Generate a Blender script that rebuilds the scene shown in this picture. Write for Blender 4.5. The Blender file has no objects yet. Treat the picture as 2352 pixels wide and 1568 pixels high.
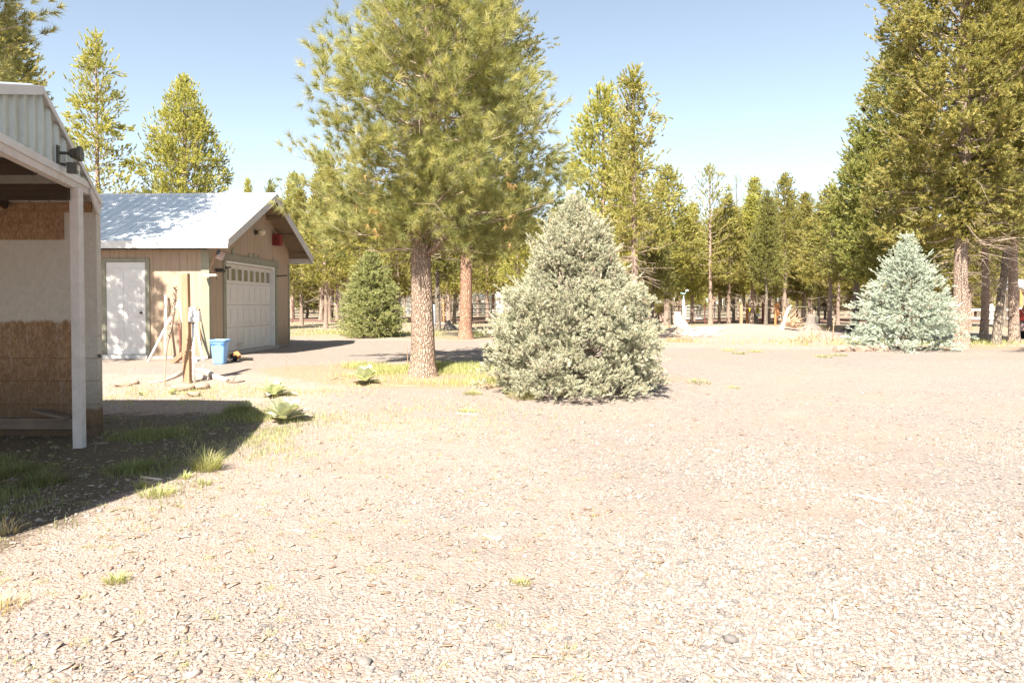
import bpy, math, random
import numpy as np
from mathutils import Vector
R_ = math.radians
scn = bpy.context.scene
col = scn.collection
# ------------------------------------------------------------------ camera
F = 1650.0            # focal length in pixels of a 2352 px wide picture
TH = R_(1.3)
CAMZ = 1.6
CY = 700 + F * math.tan(TH)
cam_d = bpy.data.cameras.new('camera'); cam = bpy.data.objects.new('camera', cam_d); col.objects.link(cam)
cam_d.sensor_width = 36; cam_d.lens = 36 * F / 2352
cam_d.shift_y = -(784 - CY) / 2352
cam_d.clip_end = 3000; cam_d.clip_start = .05
cam.location = (0, 0, CAMZ); cam.rotation_euler = (R_(90) - TH, 0, 0)
scn.camera = cam
# ------------------------------------------------------------------ sky and sun
SE = R_(48); SH = (math.sin(R_(19)), math.cos(R_(19)))       # sun height, horizontal travel of its rays
w = bpy.data.worlds.new('World'); scn.world = w; w.use_nodes = True
nt = w.node_tree; nt.nodes.clear()
sky = nt.nodes.new('ShaderNodeTexSky'); sky.sky_type = 'NISHITA'; sky.sun_disc = False
sky.sun_elevation = SE; sky.sun_rotation = math.atan2(-SH[0], -SH[1])
sky.altitude = 1300; sky.air_density = 1.0; sky.dust_density = .8; sky.ozone_density = 1.5
bg = nt.nodes.new('ShaderNodeBackground'); bg.inputs[1].default_value = 0.065
hs = nt.nodes.new('ShaderNodeHueSaturation'); hs.inputs['Saturation'].default_value = .66; hs.inputs['Hue'].default_value = .489
wo = nt.nodes.new('ShaderNodeOutputWorld')
nt.links.new(sky.outputs[0], hs.inputs['Color']); nt.links.new(hs.outputs[0], bg.inputs[0]); nt.links.new(bg.outputs[0], wo.inputs[0])
sd = bpy.data.lights.new('sun', 'SUN'); sd.energy = 4.6; sd.angle = R_(.53); sd.color = (1, .93, .82)
sun = bpy.data.objects.new('sun', sd); col.objects.link(sun)
sun.rotation_euler = Vector((SH[0] * math.cos(SE), SH[1] * math.cos(SE), -math.sin(SE))).to_track_quat('-Z', 'Y').to_euler()
vs = scn.view_settings
vs.view_transform = 'Standard'; vs.look = 'None'; vs.gamma = 1; vs.use_curve_mapping = False; vs.exposure = 1.85
scn.cycles.max_bounces = 6; scn.cycles.diffuse_bounces = 3; scn.cycles.transparent_max_bounces = 6

# ------------------------------------------------------------------ helpers
rng = np.random.default_rng(7); random.seed(7)
def sstep(a, b, v):
    t = np.clip((np.asarray(v, float) - a) / (b - a), 0, 1); return t * t * (3 - 2 * t)
_tab = np.random.default_rng(3).random((256, 256))
def vnoise(x, y):
    x = np.asarray(x, float); y = np.asarray(y, float)
    xi = np.floor(x).astype(int); yi = np.floor(y).astype(int); fx = x - xi; fy = y - yi
    fx = fx * fx * (3 - 2 * fx); fy = fy * fy * (3 - 2 * fy)
    g = lambda a, b: _tab[a & 255, b & 255]
    return (g(xi, yi) * (1 - fx) + g(xi + 1, yi) * fx) * (1 - fy) + (g(xi, yi + 1) * (1 - fx) + g(xi + 1, yi + 1) * fx) * fy
def fbm(x, y, o=4):
    s = 0; a = .5
    for k in range(o): s = s + a * vnoise(x * 2 ** k + 17.3 * k, y * 2 ** k + 5.1 * k); a *= .5
    return s / (1 - .5 ** o)
def zg(x, y):
    x = np.asarray(x, float); y = np.asarray(y, float)
    z = .38 * sstep(8.2, 16.5, y)
    near = 1 - sstep(14, 30, y)
    z = z + (fbm(x * .7, y * .7, 3) - .5) * .05 + (fbm(x * 4, y * 4, 3) - .5) * .022 * near
    z = z + .42 * np.exp(-(((x - 9.8) / 2.6) ** 2 + ((y - 31) / 2.6) ** 2))     # pale mound in the clearing
    z = z + .10 * np.exp(-(((x + 5.5) / 1.6) ** 2 + ((y - 28) / 1.2) ** 2))
    return z
def ray(px, py):
    x = (px - 1176) / F; v = (py - CY) / F
    return np.array([x, math.cos(TH) - v * math.sin(TH), -math.sin(TH) - v * math.cos(TH)])
def W(px, py, Y):
    d = ray(px, py); t = Y / d[1]
    return np.array([d[0] * t, Y, CAMZ + d[2] * t])
def G(px, py):
    d = ray(px, py); lo, hi = 1.0, 400.0
    for _ in range(50):
        m = (lo + hi) / 2
        if CAMZ + d[2] * m > zg(d[0] * m, d[1] * m): lo = m
        else: hi = m
    p = d * lo; return np.array([p[0], p[1], float(zg(p[0], p[1]))])
def GX(px, Y):
    x = (px - 1176) / F * Y; return np.array([x, Y, float(zg(x, Y))])

ORG = {}
def link(o, parent):
    col.objects.link(o)
    if parent is not None: o.parent = parent
def tag(o, label=None, cat=None, group=None, kind=None):
    if label: o['label'] = label
    if cat: o['category'] = cat
    if group: o['group'] = group
    if kind: o['kind'] = kind
    return o
def thing(name, loc, label, cat, group=None):
    o = bpy.data.objects.new(name, None); col.objects.link(o); o.location = loc; o.empty_display_size = .2
    ORG[o.name] = np.array(loc, float)
    return tag(o, label, cat, group)
def copy_thing(src, loc, rz=0, s=1, sz=None, label=None, group=None, cat=None):
    c = src.copy(); col.objects.link(c); c.location = loc; c.rotation_euler = (0, 0, rz); c.scale = (s, s, sz or s)
    ORG[c.name] = np.array(loc, float)
    if label: c['label'] = label
    if group: c['group'] = group
    if cat: c['category'] = cat
    for ch in list(src.children):
        d = ch.copy(); col.objects.link(d); d.parent = c
        for g in list(ch.children):
            e = g.copy(); col.objects.link(e); e.parent = d
    return c
def mesh_obj(name, V, T, mat, parent=None, var=None, smooth=False, k=3, attrs=None):
    """V (n,3), T (m,k) numpy -> object"""
    org = np.zeros(3)
    if parent is not None:
        org = ORG.get(parent.name, org)
    V = np.asarray(V, np.float32) - org.astype(np.float32); T = np.asarray(T, np.int32)
    me = bpy.data.meshes.new(name)
    me.vertices.add(len(V)); me.vertices.foreach_set('co', V.ravel())
    me.loops.add(T.size); me.loops.foreach_set('vertex_index', T.ravel())
    me.polygons.add(len(T)); me.polygons.foreach_set('loop_start', np.arange(0, T.size, k, dtype=np.int32))
    me.polygons.foreach_set('loop_total', np.full(len(T), k, np.int32))
    me.update(calc_edges=True)
    if smooth: me.polygons.foreach_set('use_smooth', np.ones(len(T), bool))
    if var is not None:
        a = me.attributes.new('var', 'FLOAT', 'POINT'); a.data.foreach_set('value', np.asarray(var, np.float32))
    for nm, vals in (attrs or {}).items():
        a = me.attributes.new(nm, 'FLOAT', 'POINT'); a.data.foreach_set('value', np.asarray(vals, np.float32))
    me.materials.append(mat)
    o = bpy.data.objects.new(name, me); link(o, parent)
    if parent is not None: ORG[o.name] = org
    return o
class MB:
    def __init__(s): s.v = []; s.f = []; s.n = 0
    def add(s, vs, fs):
        s.v.extend([tuple(map(float, p)) for p in vs]); s.f.extend([tuple(i + s.n for i in f) for f in fs]); s.n += len(vs); return s
    def frame(s, o, a, b, c):
        """box from corner o along vectors a, b, c"""
        o, a, b, c = (np.array(t, float) for t in (o, a, b, c))
        if np.dot(np.cross(a, b), c) < 0: a, b = b, a
        P = [o, o + a, o + a + b, o + b]; P += [p + c for p in P]
        return s.add(P, [(3, 2, 1, 0), (4, 5, 6, 7), (0, 1, 5, 4), (1, 2, 6, 5), (2, 3, 7, 6), (3, 0, 4, 7)])
    def box(s, c, d, rz=0, rx=0, ry=0):
        from mathutils import Euler
        M = np.array(Euler((rx, ry, rz)).to_matrix()); h = np.array(d) / 2
        a, b, e = M[:, 0] * d[0], M[:, 1] * d[1], M[:, 2] * d[2]
        return s.frame(np.array(c) - (a + b + e) / 2, a, b, e)
    def bar(s, p, q, w, h=None, up=(0, 0, 1)):
        p, q = np.array(p, float), np.array(q, float); h = h or w
        t = q - p; u = np.array(up, float)
        if abs(np.dot(t / np.linalg.norm(t), u)) > .97: u = np.array([0, 1., 0])
        a = np.cross(t, u); a = a / np.linalg.norm(a) * w; b = np.cross(a, t); b = b / np.linalg.norm(b) * h
        return s.frame(p - a / 2 - b / 2, a, b, t)
    def tube(s, pts, rad, n=8, cap=True, wob=0, seed=0):
        pts = [np.array(p, float) for p in pts]; m = len(pts)
        if not hasattr(rad, '__len__'): rad = [rad] * m
        rr = np.random.default_rng(seed); V = []; prev = None
        lob = 1 + wob * (rr.random(n) - .5)
        for i, p in enumerate(pts):
            t = pts[min(i + 1, m - 1)] - pts[max(i - 1, 0)]; t = t / (np.linalg.norm(t) + 1e-9)
            if prev is None:
                u = np.array([0, 0, 1.]) if abs(t[2]) < .9 else np.array([1., 0, 0])
                a = np.cross(t, u)
            else: a = prev - t * np.dot(prev, t)
            a = a / (np.linalg.norm(a) + 1e-9); prev = a; b = np.cross(t, a)
            for k in range(n):
                an = 2 * math.pi * k / n; r = rad[i] * (lob[k] + (wob * .5 * (rr.random() - .5) if wob else 0))
                V.append(p + (a * math.cos(an) + b * math.sin(an)) * r)
        Fs = [(i * n + k, i * n + (k + 1) % n, (i + 1) * n + (k + 1) % n, (i + 1) * n + k) for i in range(m - 1) for k in range(n)]
        if cap: Fs += [tuple(range(n))[::-1], tuple((m - 1) * n + k for k in range(n))]
        return s.add(V, Fs)
    def lathe(s, c, prof, n=24):
        c = np.array(c, float); V = []
        for r, z in prof:
            for k in range(n): V.append(c + np.array([r * math.cos(2 * math.pi * k / n), r * math.sin(2 * math.pi * k / n), z]))
        m = len(prof)
        Fs = [(i * n + k, i * n + (k + 1) % n, (i + 1) * n + (k + 1) % n, (i + 1) * n + k) for i in range(m - 1) for k in range(n)]
        Fs += [tuple(range(n))[::-1], tuple((m - 1) * n + k for k in range(n))]
        return s.add(V, Fs)
    def prism(s, poly, off):
        P = [np.array(p, float) for p in poly]; n = len(P); Q = [p + np.array(off, float) for p in P]
        return s.add(P + Q, [tuple(range(n))[::-1], tuple(range(n, 2 * n))] + [(i, (i + 1) % n, n + (i + 1) % n, n + i) for i in range(n)])
    def rock(s, c, d, seed, flat=1):
        rr = np.random.default_rng(seed); import bmesh
        bm = bmesh.new(); bmesh.ops.create_icosphere(bm, subdivisions=3, radius=1)
        pl = rr.normal(size=(9, 3)); pl /= np.linalg.norm(pl, axis=1)[:, None]; cut = rr.uniform(.55, .95, 9)
        P = []
        for v in bm.verts:
            p = np.array(v.co)
            for q, k in zip(pl, cut):
                e = np.dot(p, q)
                if e > k: p = p - q * (e - k) * .9
            p = p * (1 + .05 * (rr.random() - .5)); P.append(p * np.array(d) / 2 + np.array(c))
        fs = [tuple(v.index for v in f.verts) for f in bm.faces]; bm.free()
        return s.add(P, fs)
    def build(s, name, mat, parent=None, smooth=False, bevel=0):
        org = np.zeros(3)
        if parent is not None: org = ORG.get(parent.name, org)
        me = bpy.data.meshes.new(name)
        me.from_pydata([(a - org[0], b - org[1], c - org[2]) for a, b, c in s.v], [], s.f)
        if smooth:
            for p in me.polygons: p.use_smooth = True
        me.materials.append(mat)
        o = bpy.data.objects.new(name, me); link(o, parent); ORG[o.name] = org
        if bevel:
            b = o.modifiers.new('bevel', 'BEVEL'); b.width = bevel; b.segments = 2; b.limit_method = 'ANGLE'
        return o

# ------------------------------------------------------------------ materials
class NT:
    def __init__(s, name):
        s.m = bpy.data.materials.new(name); s.m.use_nodes = True; s.t = s.m.node_tree; s.t.nodes.clear()
        s.out = s.t.nodes.new('ShaderNodeOutputMaterial'); s._p = None
    def n(s, kind, **kw):
        nd = s.t.nodes.new('ShaderNode' + kind)
        for k, v in kw.items():
            if hasattr(nd, k): setattr(nd, k, v)
            else: s.set(nd, k, v)
        return nd
    def set(s, nd, k, v):
        inp = nd.inputs[k] if not isinstance(k, int) else nd.inputs[k]
        if hasattr(v, 'is_output') or isinstance(v, bpy.types.NodeSocket): s.t.links.new(v, inp)
        else: inp.default_value = v
    def obj(s):
        return s.n('TexCoord').outputs['Object']
    def mapped(s, scale=(1, 1, 1), co=None):
        m = s.n('Mapping'); s.set(m, 'Vector', co or s.obj()); m.inputs['Scale'].default_value = scale; return m.outputs[0]
    def noise(s, scale, detail=4, rough=.6, co=None, out='Fac'):
        t = s.n('TexNoise'); t.inputs['Scale'].default_value = scale; t.inputs['Detail'].default_value = detail
        t.inputs['Roughness'].default_value = rough; s.set(t, 'Vector', co or s.obj()); return t.outputs[out]
    def voro(s, scale, co=None, out='Color', feature='F1'):
        t = s.n('TexVoronoi'); t.feature = feature; t.inputs['Scale'].default_value = scale; s.set(t, 'Vector', co or s.obj()); return t.outputs[out]
    def ramp(s, fac, stops, interp='LINEAR'):
        r = s.n('ValToRGB'); s.set(r, 'Fac', fac); e = r.color_ramp; e.interpolation = interp
        while len(e.elements) < len(stops): e.elements.new(.5)
        for el, (p, c) in zip(e.elements, stops):
            el.position = p; el.color = (*c, 1) if len(c) == 3 else c
        return r.outputs[0]
    def mix(s, fac, a, b, mode='MIX'):
        m = s.n('MixRGB'); m.blend_type = mode; s.set(m, 'Fac', fac)
        for k, v in ((1, a), (2, b)): s.set(m, k, (*v, 1) if isinstance(v, tuple) and len(v) == 3 else v)
        return m.outputs[0]
    def math(s, op, a, b=0, clamp=False):
        m = s.n('Math'); m.operation = op; m.use_clamp = clamp; s.set(m, 0, a); s.set(m, 1, b); return m.outputs[0]
    def attr(s, name):
        a = s.n('Attribute'); a.attribute_name = name; return a.outputs['Fac']
    def bump(s, h, strength=.3, dist=.01, normal=None):
        b = s.n('Bump'); s.set(b, 'Height', h); b.inputs['Strength'].default_value = strength; b.inputs['Distance'].default_value = dist
        if normal is not None: s.set(b, 'Normal', normal)
        return b.outputs[0]
    def done(s, color, rough=.8, spec=.3, metal=0, normal=None, **kw):
        p = s.n('BsdfPrincipled'); s.set(p, 'Base Color', (*color, 1) if isinstance(color, tuple) and len(color) == 3 else color)
        s.set(p, 'Roughness', rough); p.inputs['Specular IOR Level'].default_value = spec; p.inputs['Metallic'].default_value = metal
        if normal is not None: s.set(p, 'Normal', normal)
        for k, v in kw.items(): s.set(p, k, v)
        s.t.links.new(p.outputs[0], s.out.inputs[0]); return s.m
def plain(name, c, rough=.6, var=.12, scale=6, spec=.3, metal=0, bump=0, grime=None):
    n = NT(name); f = n.noise(scale, 5)
    a = tuple(max(0, x * (1 - var)) for x in c); b = tuple(min(1, x * (1 + var)) for x in c)
    c2 = n.ramp(f, [(.3, a), (.7, b)])
    if grime: c2 = n.mix(n.ramp(n.noise(2.3, 6, .7), [(.52, (0, 0, 0)), (.72, (.6, .6, .6))]), c2, grime)
    nm = n.bump(n.noise(scale * 12, 4), bump, .01) if bump else None
    return n.done(c2, rough, spec, metal, nm)
def wood(name, a, b, axis=2, rough=.8, scale=1.0):
    n = NT(name); sc = [22 * scale] * 3; sc[axis] = 1.4 * scale
    f = n.noise(1, 5, .65, n.mapped(tuple(sc))); f2 = n.noise(2.5 * scale, 3)
    c = n.mix(.35, n.ramp(f, [(.3, a), (.7, b)]), n.ramp(f2, [(.35, a), (.65, b)]))
    return n.done(c, rough, .2, 0, n.bump(f, .4, .004))
def foliage(name, a, b, c, trans=.28, tcol=None, rough=.55):
    n = NT(name)
    v = n.attr('var'); oi = n.n('ObjectInfo').outputs['Random']
    colr = n.ramp(v, [(0, a), (.5, b), (1, c)])
    hsv = n.n('HueSaturation'); n.set(hsv, 'Color', colr)
    n.set(hsv, 'Value', n.math('ADD', n.math('MULTIPLY', oi, .4), .8)); n.set(hsv, 'Hue', n.math('ADD', n.math('MULTIPLY', oi, .02), .492))
    p = n.n('BsdfPrincipled'); n.set(p, 'Base Color', hsv.outputs[0]); p.inputs['Roughness'].default_value = rough
    p.inputs['Specular IOR Level'].default_value = .35
    t = n.n('BsdfTranslucent'); n.set(t, 'Color', n.mix(1, hsv.outputs[0], tcol or (1.3, 1.25, .7), 'MULTIPLY'))
    mx = n.n('MixShader'); mx.inputs[0].default_value = trans
    n.t.links.new(p.outputs[0], mx.inputs[1]); n.t.links.new(t.outputs[0], mx.inputs[2]); n.t.links.new(mx.outputs[0], n.out.inputs[0])
    return n.m
def bark(name, plate, plate2, dark, sx=9, sz=3.2, depth=.02):
    n = NT(name); co = n.mapped((sx, sx, sz)); 
    wv = n.noise(6, 4, .6, out='Color'); vm = n.n('VectorMath'); vm.operation = 'MULTIPLY_ADD'; n.set(vm, 0, wv); vm.inputs[1].default_value = (.9, .9, .9); n.set(vm, 2, co)
    d = n.voro(1, vm.outputs[0], 'Distance', 'DISTANCE_TO_EDGE'); cell = n.voro(1, vm.outputs[0], 'Color')
    base = n.mix(n.n('SeparateColor', Color=cell).outputs[0], plate, plate2)
    base = n.mix(n.ramp(n.noise(30, 5), [(.35, (0, 0, 0)), (.7, (.5, .5, .5))]), base, dark)
    c = n.mix(n.ramp(d, [(0, (1, 1, 1)), (.13, (0, 0, 0))]), base, dark)
    h = n.math('ADD', n.ramp(d, [(0, (0, 0, 0)), (.22, (1, 1, 1))]), n.math('MULTIPLY', n.noise(40, 4), .3))
    return n.done(c, .9, .15, 0, n.bump(h, 1, depth))
M = {}
M['bark_pond'] = bark('ponderosa_bark', (.42, .30, .225), (.50, .38, .30), (.21, .145, .105), 25, 9)
M['bark_red'] = bark('red_bark', (.42, .25, .17), (.48, .31, .22), (.22, .125, .085), 20, 5)
M['bark_pale'] = bark('pale_bark', (.42, .31, .24), (.48, .37, .30), (.26, .185, .145), 24, 9)
M['bark_grey'] = bark('grey_bark', (.26, .22, .18), (.33, .27, .22), (.10, .08, .06), 14, 5)
M['twig'] = plain('twig_bark', (.36, .28, .22), .9, .3, 9)
M['pond'] = foliage('ponderosa_needles', (.19, .205, .075), (.31, .30, .12), (.48, .43, .19), .36)
M['lodge'] = foliage('lodgepole_needles', (.25, .26, .085), (.40, .375, .13), (.58, .51, .20), .42)
M['lodge_dark'] = foliage('dark_lodgepole_needles', (.165, .185, .06), (.285, .285, .10), (.45, .41, .15), .38)
M['spruce_mid'] = foliage('pale_spruce_needles', (.36, .38, .26), (.52, .51, .37), (.76, .69, .52), .2, (1, 1, .9))
M['spruce_blue'] = foliage('blue_spruce_needles', (.37, .43, .34), (.52, .57, .46), (.74, .77, .64), .2, (1, 1, 1))
M['spruce_green'] = foliage('green_spruce_needles', (.27, .32, .12), (.42, .45, .20), (.58, .56, .29), .3)
M['grass'] = foliage('grass_blades', (.28, .32, .10), (.40, .41, .17), (.58, .50, .30), .35)
M['grass_green'] = foliage('green_grass', (.12, .15, .05), (.20, .22, .09), (.32, .30, .15), .35)
M['dry'] = foliage('dry_grass', (.38, .29, .16), (.50, .39, .22), (.58, .48, .30), .3)
M['mullein'] = foliage('mullein_leaves', (.44, .47, .28), (.56, .575, .38), (.68, .67, .49), .3, (1, 1.05, .7), .8)
M['brownneedle'] = foliage('dead_needles', (.42, .22, .08), (.55, .33, .14), (.6, .4, .2), .25)

def ground_mat():
    n = NT('yard_ground'); co = n.n('NewGeometry').outputs['Position']
    g, gr, li, rd = n.attr('gravel'), n.attr('green'), n.attr('litter'), n.attr('road')
    sep = lambda c, k: n.n('SeparateColor', Color=c).outputs[k]
    v1 = n.voro(48, co); v2 = n.voro(105, co); v3 = n.voro(24, co)
    stops = [(0, (.10, .095, .095)), (.10, (.19, .175, .165)), (.25, (.31, .265, .23)), (.6, (.37, .315, .265)), (.85, (.46, .40, .34)), (1, (.60, .54, .48))]
    c1 = n.ramp(sep(v1, 0), stops); c2 = n.ramp(sep(v2, 0), stops); c3 = n.ramp(sep(v3, 1), stops)
    grav = n.mix(.45, c1, c2); grav = n.mix(.18, grav, c3)
    grav = n.mix(n.ramp(n.noise(.55, 5, .6, co), [(.35, (0, 0, 0)), (.68, (.7, .7, .7))]), grav, (.42, .33, .26))
    sand = n.ramp(n.noise(14, 8, .75, co), [(.25, (.36, .28, .21)), (.45, (.50, .415, .33)), (.7, (.66, .57, .48))])
    sand = n.mix(n.math('MULTIPLY', n.ramp(sep(n.voro(60, co), 0), [(.72, (0, 0, 0)), (.78, (1, 1, 1))]), .5), sand, c1)
    sand = n.mix(n.ramp(n.noise(.8, 4, .6, co), [(.45, (0, 0, 0)), (.75, (.4, .4, .4))]), sand, (.5, .36, .25))
    sand = n.mix(1, sand, (.84, .835, .92), 'MULTIPLY')
    litter = n.ramp(n.noise(35, 8, .8, n.mapped((1, .6, 1), co)), [(.3, (.24, .15, .09)), (.5, (.42, .30, .20)), (.72, (.60, .47, .35))])
    edge = n.noise(3.5, 6, .7, co); e2 = n.noise(30, 3, .7, co)
    def thr(f, amt=.9):
        s = n.math('ADD', n.math('ADD', f, n.math('MULTIPLY', n.math('SUBTRACT', edge, .5), amt)), n.math('MULTIPLY', n.math('SUBTRACT', e2, .5), .6))
        return n.ramp(s, [(.4, (0, 0, 0)), (.6, (1, 1, 1))])
    grav = n.mix(1, grav, (.95, .98, 1.05), 'MULTIPLY')
    c = n.mix(thr(g), sand, grav)
    c = n.mix(n.math('MULTIPLY', thr(li), .8), c, litter)
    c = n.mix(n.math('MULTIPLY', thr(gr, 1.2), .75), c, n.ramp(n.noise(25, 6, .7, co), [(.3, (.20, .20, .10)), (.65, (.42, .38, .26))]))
    c = n.mix(n.math('MULTIPLY', thr(n.attr('soil_shade'), .8), .85), c, n.ramp(n.noise(18, 8, .75, co), [(.3, (.07, .065, .04)), (.55, (.15, .125, .085)), (.75, (.34, .28, .22))]))
    c = n.mix(thr(rd, .3), c, n.ramp(n.noise(6, 6, .7, co), [(.3, (.17, .10, .08)), (.7, (.30, .20, .16))]))
    c = n.mix(1, c, (.78, .74, .71), 'MULTIPLY')
    h = n.math('ADD', n.voro(48, co, 'Distance'), n.math('MULTIPLY', n.voro(105, co, 'Distance'), .5))
    h = n.math('SUBTRACT', n.math('MULTIPLY', n.noise(22, 8, .75, co), 1.2), h)
    return n.done(c, .95, .12, 0, n.bump(h, .9, .012))

# ------------------------------------------------------------------ ground
def seg(a, b, n): return np.linspace(a, b, n, endpoint=False)
xs = np.concatenate([seg(-420, -60, 14), seg(-60, -12, 60), seg(-12, 12, 300), seg(12, 60, 60), np.linspace(60, 420, 14)])
ys = np.concatenate([seg(-120, 1.5, 14), seg(1.5, 20, 230), seg(20, 60, 110), seg(60, 140, 60), np.linspace(140, 900, 20)])
XX, YY = np.meshgrid(xs, ys); ZZ = zg(XX, YY)
V = np.stack([XX, YY, ZZ], -1).reshape(-1, 3)
nx, ny = len(xs), len(ys)
I = (np.arange(ny - 1)[:, None] * nx + np.arange(nx - 1)[None, :]).ravel()
Q = np.stack([I, I + 1, I + 1 + nx, I + nx], -1)
x, y = V[:, 0], V[:, 1]
PXc = x / np.maximum(y, 1) * F + 1176
def blob(cx, cy, rx, ry, p=2): return np.exp(-(np.abs((x - cx) / rx) ** p + np.abs((y - cy) / ry) ** p))
gravel = np.where(y < 30, 1.0, 0)
gravel = gravel * (1 - .9 * sstep(1.2, -1.2, (x + 3.1) + (y - 7) * -.05) * (1 - sstep(13, 14.5, y)))       # sandy left side
gravel = gravel * (1 - .55 * sstep(4.0, 1.0, x + .35 * y - 1.2) * (1 - sstep(9, 12, y)) )
gravel = gravel * (1 - sstep(19.3, 20.6, y + .25 * np.sin(x)) * sstep(2.0, 3.0, x))                       # clearing on the right
gravel = gravel * (1 - sstep(23.8, 25.0, y + .05 * x))
litter = blob(-1.8, 13.4, 2.4, 1.3) + .9 * blob(1.2, 13.2, 2.4, .9) + .7 * blob(-3.5, 14.3, 2, .9) + .8 * blob(12.8, 20.6, 3.5, 1.6) + .7 * blob(-1.5, 26, 3, 2)
litter = litter + .45 * blob(-5.2, 4.6, 1.6, 1.2)
soil_shade = blob(-5.6, 7.0, 2.5, 3.4, 6)  # dark soil, with the shed's shade deepened in the ground colour
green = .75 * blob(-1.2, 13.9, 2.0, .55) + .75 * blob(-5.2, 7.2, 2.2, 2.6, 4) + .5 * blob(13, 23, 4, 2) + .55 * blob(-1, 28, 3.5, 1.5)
green = green + np.where(y > 23, .55 * sstep(23, 27, y) * (1 - .97 * blob(10.5, 29, 9, 9, 6)), 0) + .35 * blob(-1.5, 9.5, 3, 2.2)
gravel = gravel * (1 - .42 * blob(4.6, 10.2, 1.5, .6)) * (.72 + .55 * fbm(x * .45, y * .45, 3)) * (1 - .25 * np.exp(-((x - 1.1 - .12 * y) / .22) ** 2) - .25 * np.exp(-((x - 2.7 - .12 * y) / .22) ** 2))
road = sstep(50, 52, y) * (1 - sstep(66, 69, y)) * 1.0
ground = mesh_obj('ground', V, Q, ground_mat(), smooth=True, k=4, attrs=dict(gravel=np.clip(gravel, 0, 1), green=np.clip(green, 0, 1), litter=np.clip(litter, 0, 1), road=road, soil_shade=soil_shade))
tag(ground, kind='structure')

# ------------------------------------------------------------------ building materials
n = NT('tan_siding_side'); X_ = n.n('SeparateXYZ', Vector=n.n('NewGeometry').outputs['Position'])
def siding(name, axis, c=(.41, .31, .225)):
    n = NT(name); sx = n.n('SeparateXYZ'); n.set(sx, 0, n.n('NewGeometry').outputs['Position'])
    f = n.math('FRACT', n.math('MULTIPLY', sx.outputs[axis], 5.0)); 
    gr = n.ramp(f, [(0, (0, 0, 0)), (.06, (1, 1, 1)), (.97, (1, 1, 1)), (1, (0, 0, 0))])
    co = n.mapped((14, 14, 1.2)); st = n.noise(1, 5, .7, co)
    base = n.ramp(st, [(.3, tuple(k * .86 for k in c)), (.7, tuple(k * 1.1 for k in c))])
    base = n.mix(n.ramp(n.noise(1.1, 5, .65), [(.5, (0, 0, 0)), (.8, (.35, .35, .35))]), base, (.30, .2, .13))
    base = n.mix(n.math('MULTIPLY', n.math('SUBTRACT', 1.0, gr), .35), base, (.2, .14, .1))
    base = n.mix(n.ramp(n.math('ADD', sx.outputs[2], n.math('MULTIPLY', n.math('SUBTRACT', n.noise(6, 6, .75), .5), .7)), [(.5, (.55, .55, .55)), (.95, (0, 0, 0))]), base, (.24, .17, .12))
    return n.done(base, .85, .2, 0, n.bump(n.math('ADD', gr, n.math('MULTIPLY', st, .15)), .8, .01))
bpy.data.materials.remove(n.m)
M['side_siding'] = siding('tan_siding_side', 0); M['front_siding'] = siding('tan_siding_front', 1)
M['green_trim'] = plain('green_trim_paint', (.27, .26, .195), .7, .12, 5, bump=.1)
M['white_paint'] = plain('white_paint', (.72, .70, .67), .5, .05, 4, bump=.05, grime=(.55, .48, .4))
M['door_white'] = plain('door_enamel', (.66, .62, .58), .45, .04, 3, grime=(.55, .48, .4))
M['rake_grey'] = plain('rake_metal', (.52, .50, .50), .4, .06, 5)
M['metal_roof'] = plain('pale_metal_roof', (.66, .69, .72), .38, .04, 1.5, spec=.5)
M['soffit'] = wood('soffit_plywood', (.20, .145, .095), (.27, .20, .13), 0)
M['concrete'] = plain('concrete', (.42, .38, .34), .9, .15, 8, bump=.3)
M['dark_metal'] = plain('dark_bronze_metal', (.07, .065, .055), .45, .2, 20)
M['lamp_lens'] = plain('lamp_lens', (.45, .42, .36), .2, .1, 20, spec=.6)
n = NT('window_glass'); M['glass'] = n.done(n.mix(n.n('Fresnel').outputs[0], (.16, .14, .10), (.35, .34, .3)), .12, .6)
M['post_paint'] = plain('weathered_white_post', (.50, .46, .44), .7, .1, 7, bump=.25, grime=(.36, .31, .27))
M['gable_metal'] = plain('galvanised_sheet', (.42, .44, .40), .3, .08, 3, spec=.5, metal=.15, grime=(.27, .26, .24))
M['under_metal'] = plain('roof_underside_metal', (.42, .40, .37), .5, .08, 3, spec=.4)
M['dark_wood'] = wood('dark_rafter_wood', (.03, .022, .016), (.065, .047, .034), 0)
n = NT('osb_board')
def osb(n):
    v = n.voro(1, n.mapped((70, 70, 26))); k = n.n('SeparateColor', Color=v).outputs[0]
    c = n.ramp(k, [(0, (.17, .10, .055)), (.4, (.24, .145, .08)), (.8, (.30, .19, .11)), (1, (.37, .25, .155))])
    return n.mix(.3, c, n.ramp(n.noise(3, 6, .7), [(.3, (.15, .085, .05)), (.7, (.34, .21, .12))]))
M['osb'] = n.done(osb(n), .85, .2, 0, n.bump(n.noise(60, 4), .3, .004))
n = NT('worn_painted_osb'); sx = n.n('SeparateXYZ'); n.set(sx, 0, n.n('NewGeometry').outputs['Position'])
streak = n.noise(1, 6, .75, n.mapped((9, 9, 1.3))); blotch = n.noise(2.2, 5, .7)
lim = n.math('ADD', n.math('MULTIPLY', n.math('SUBTRACT', streak, .5), .55), n.math('MULTIPLY', n.math('SUBTRACT', n.noise(22, 5, .7), .5), .3))
right = n.ramp(n.math('ADD', sx.outputs[0], 6.29), [(.99, (0, 0, 0)), (1.0, (1, 1, 1))])
level = n.math('SUBTRACT', 1.40, n.math('MULTIPLY', right, 1.06))
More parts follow.
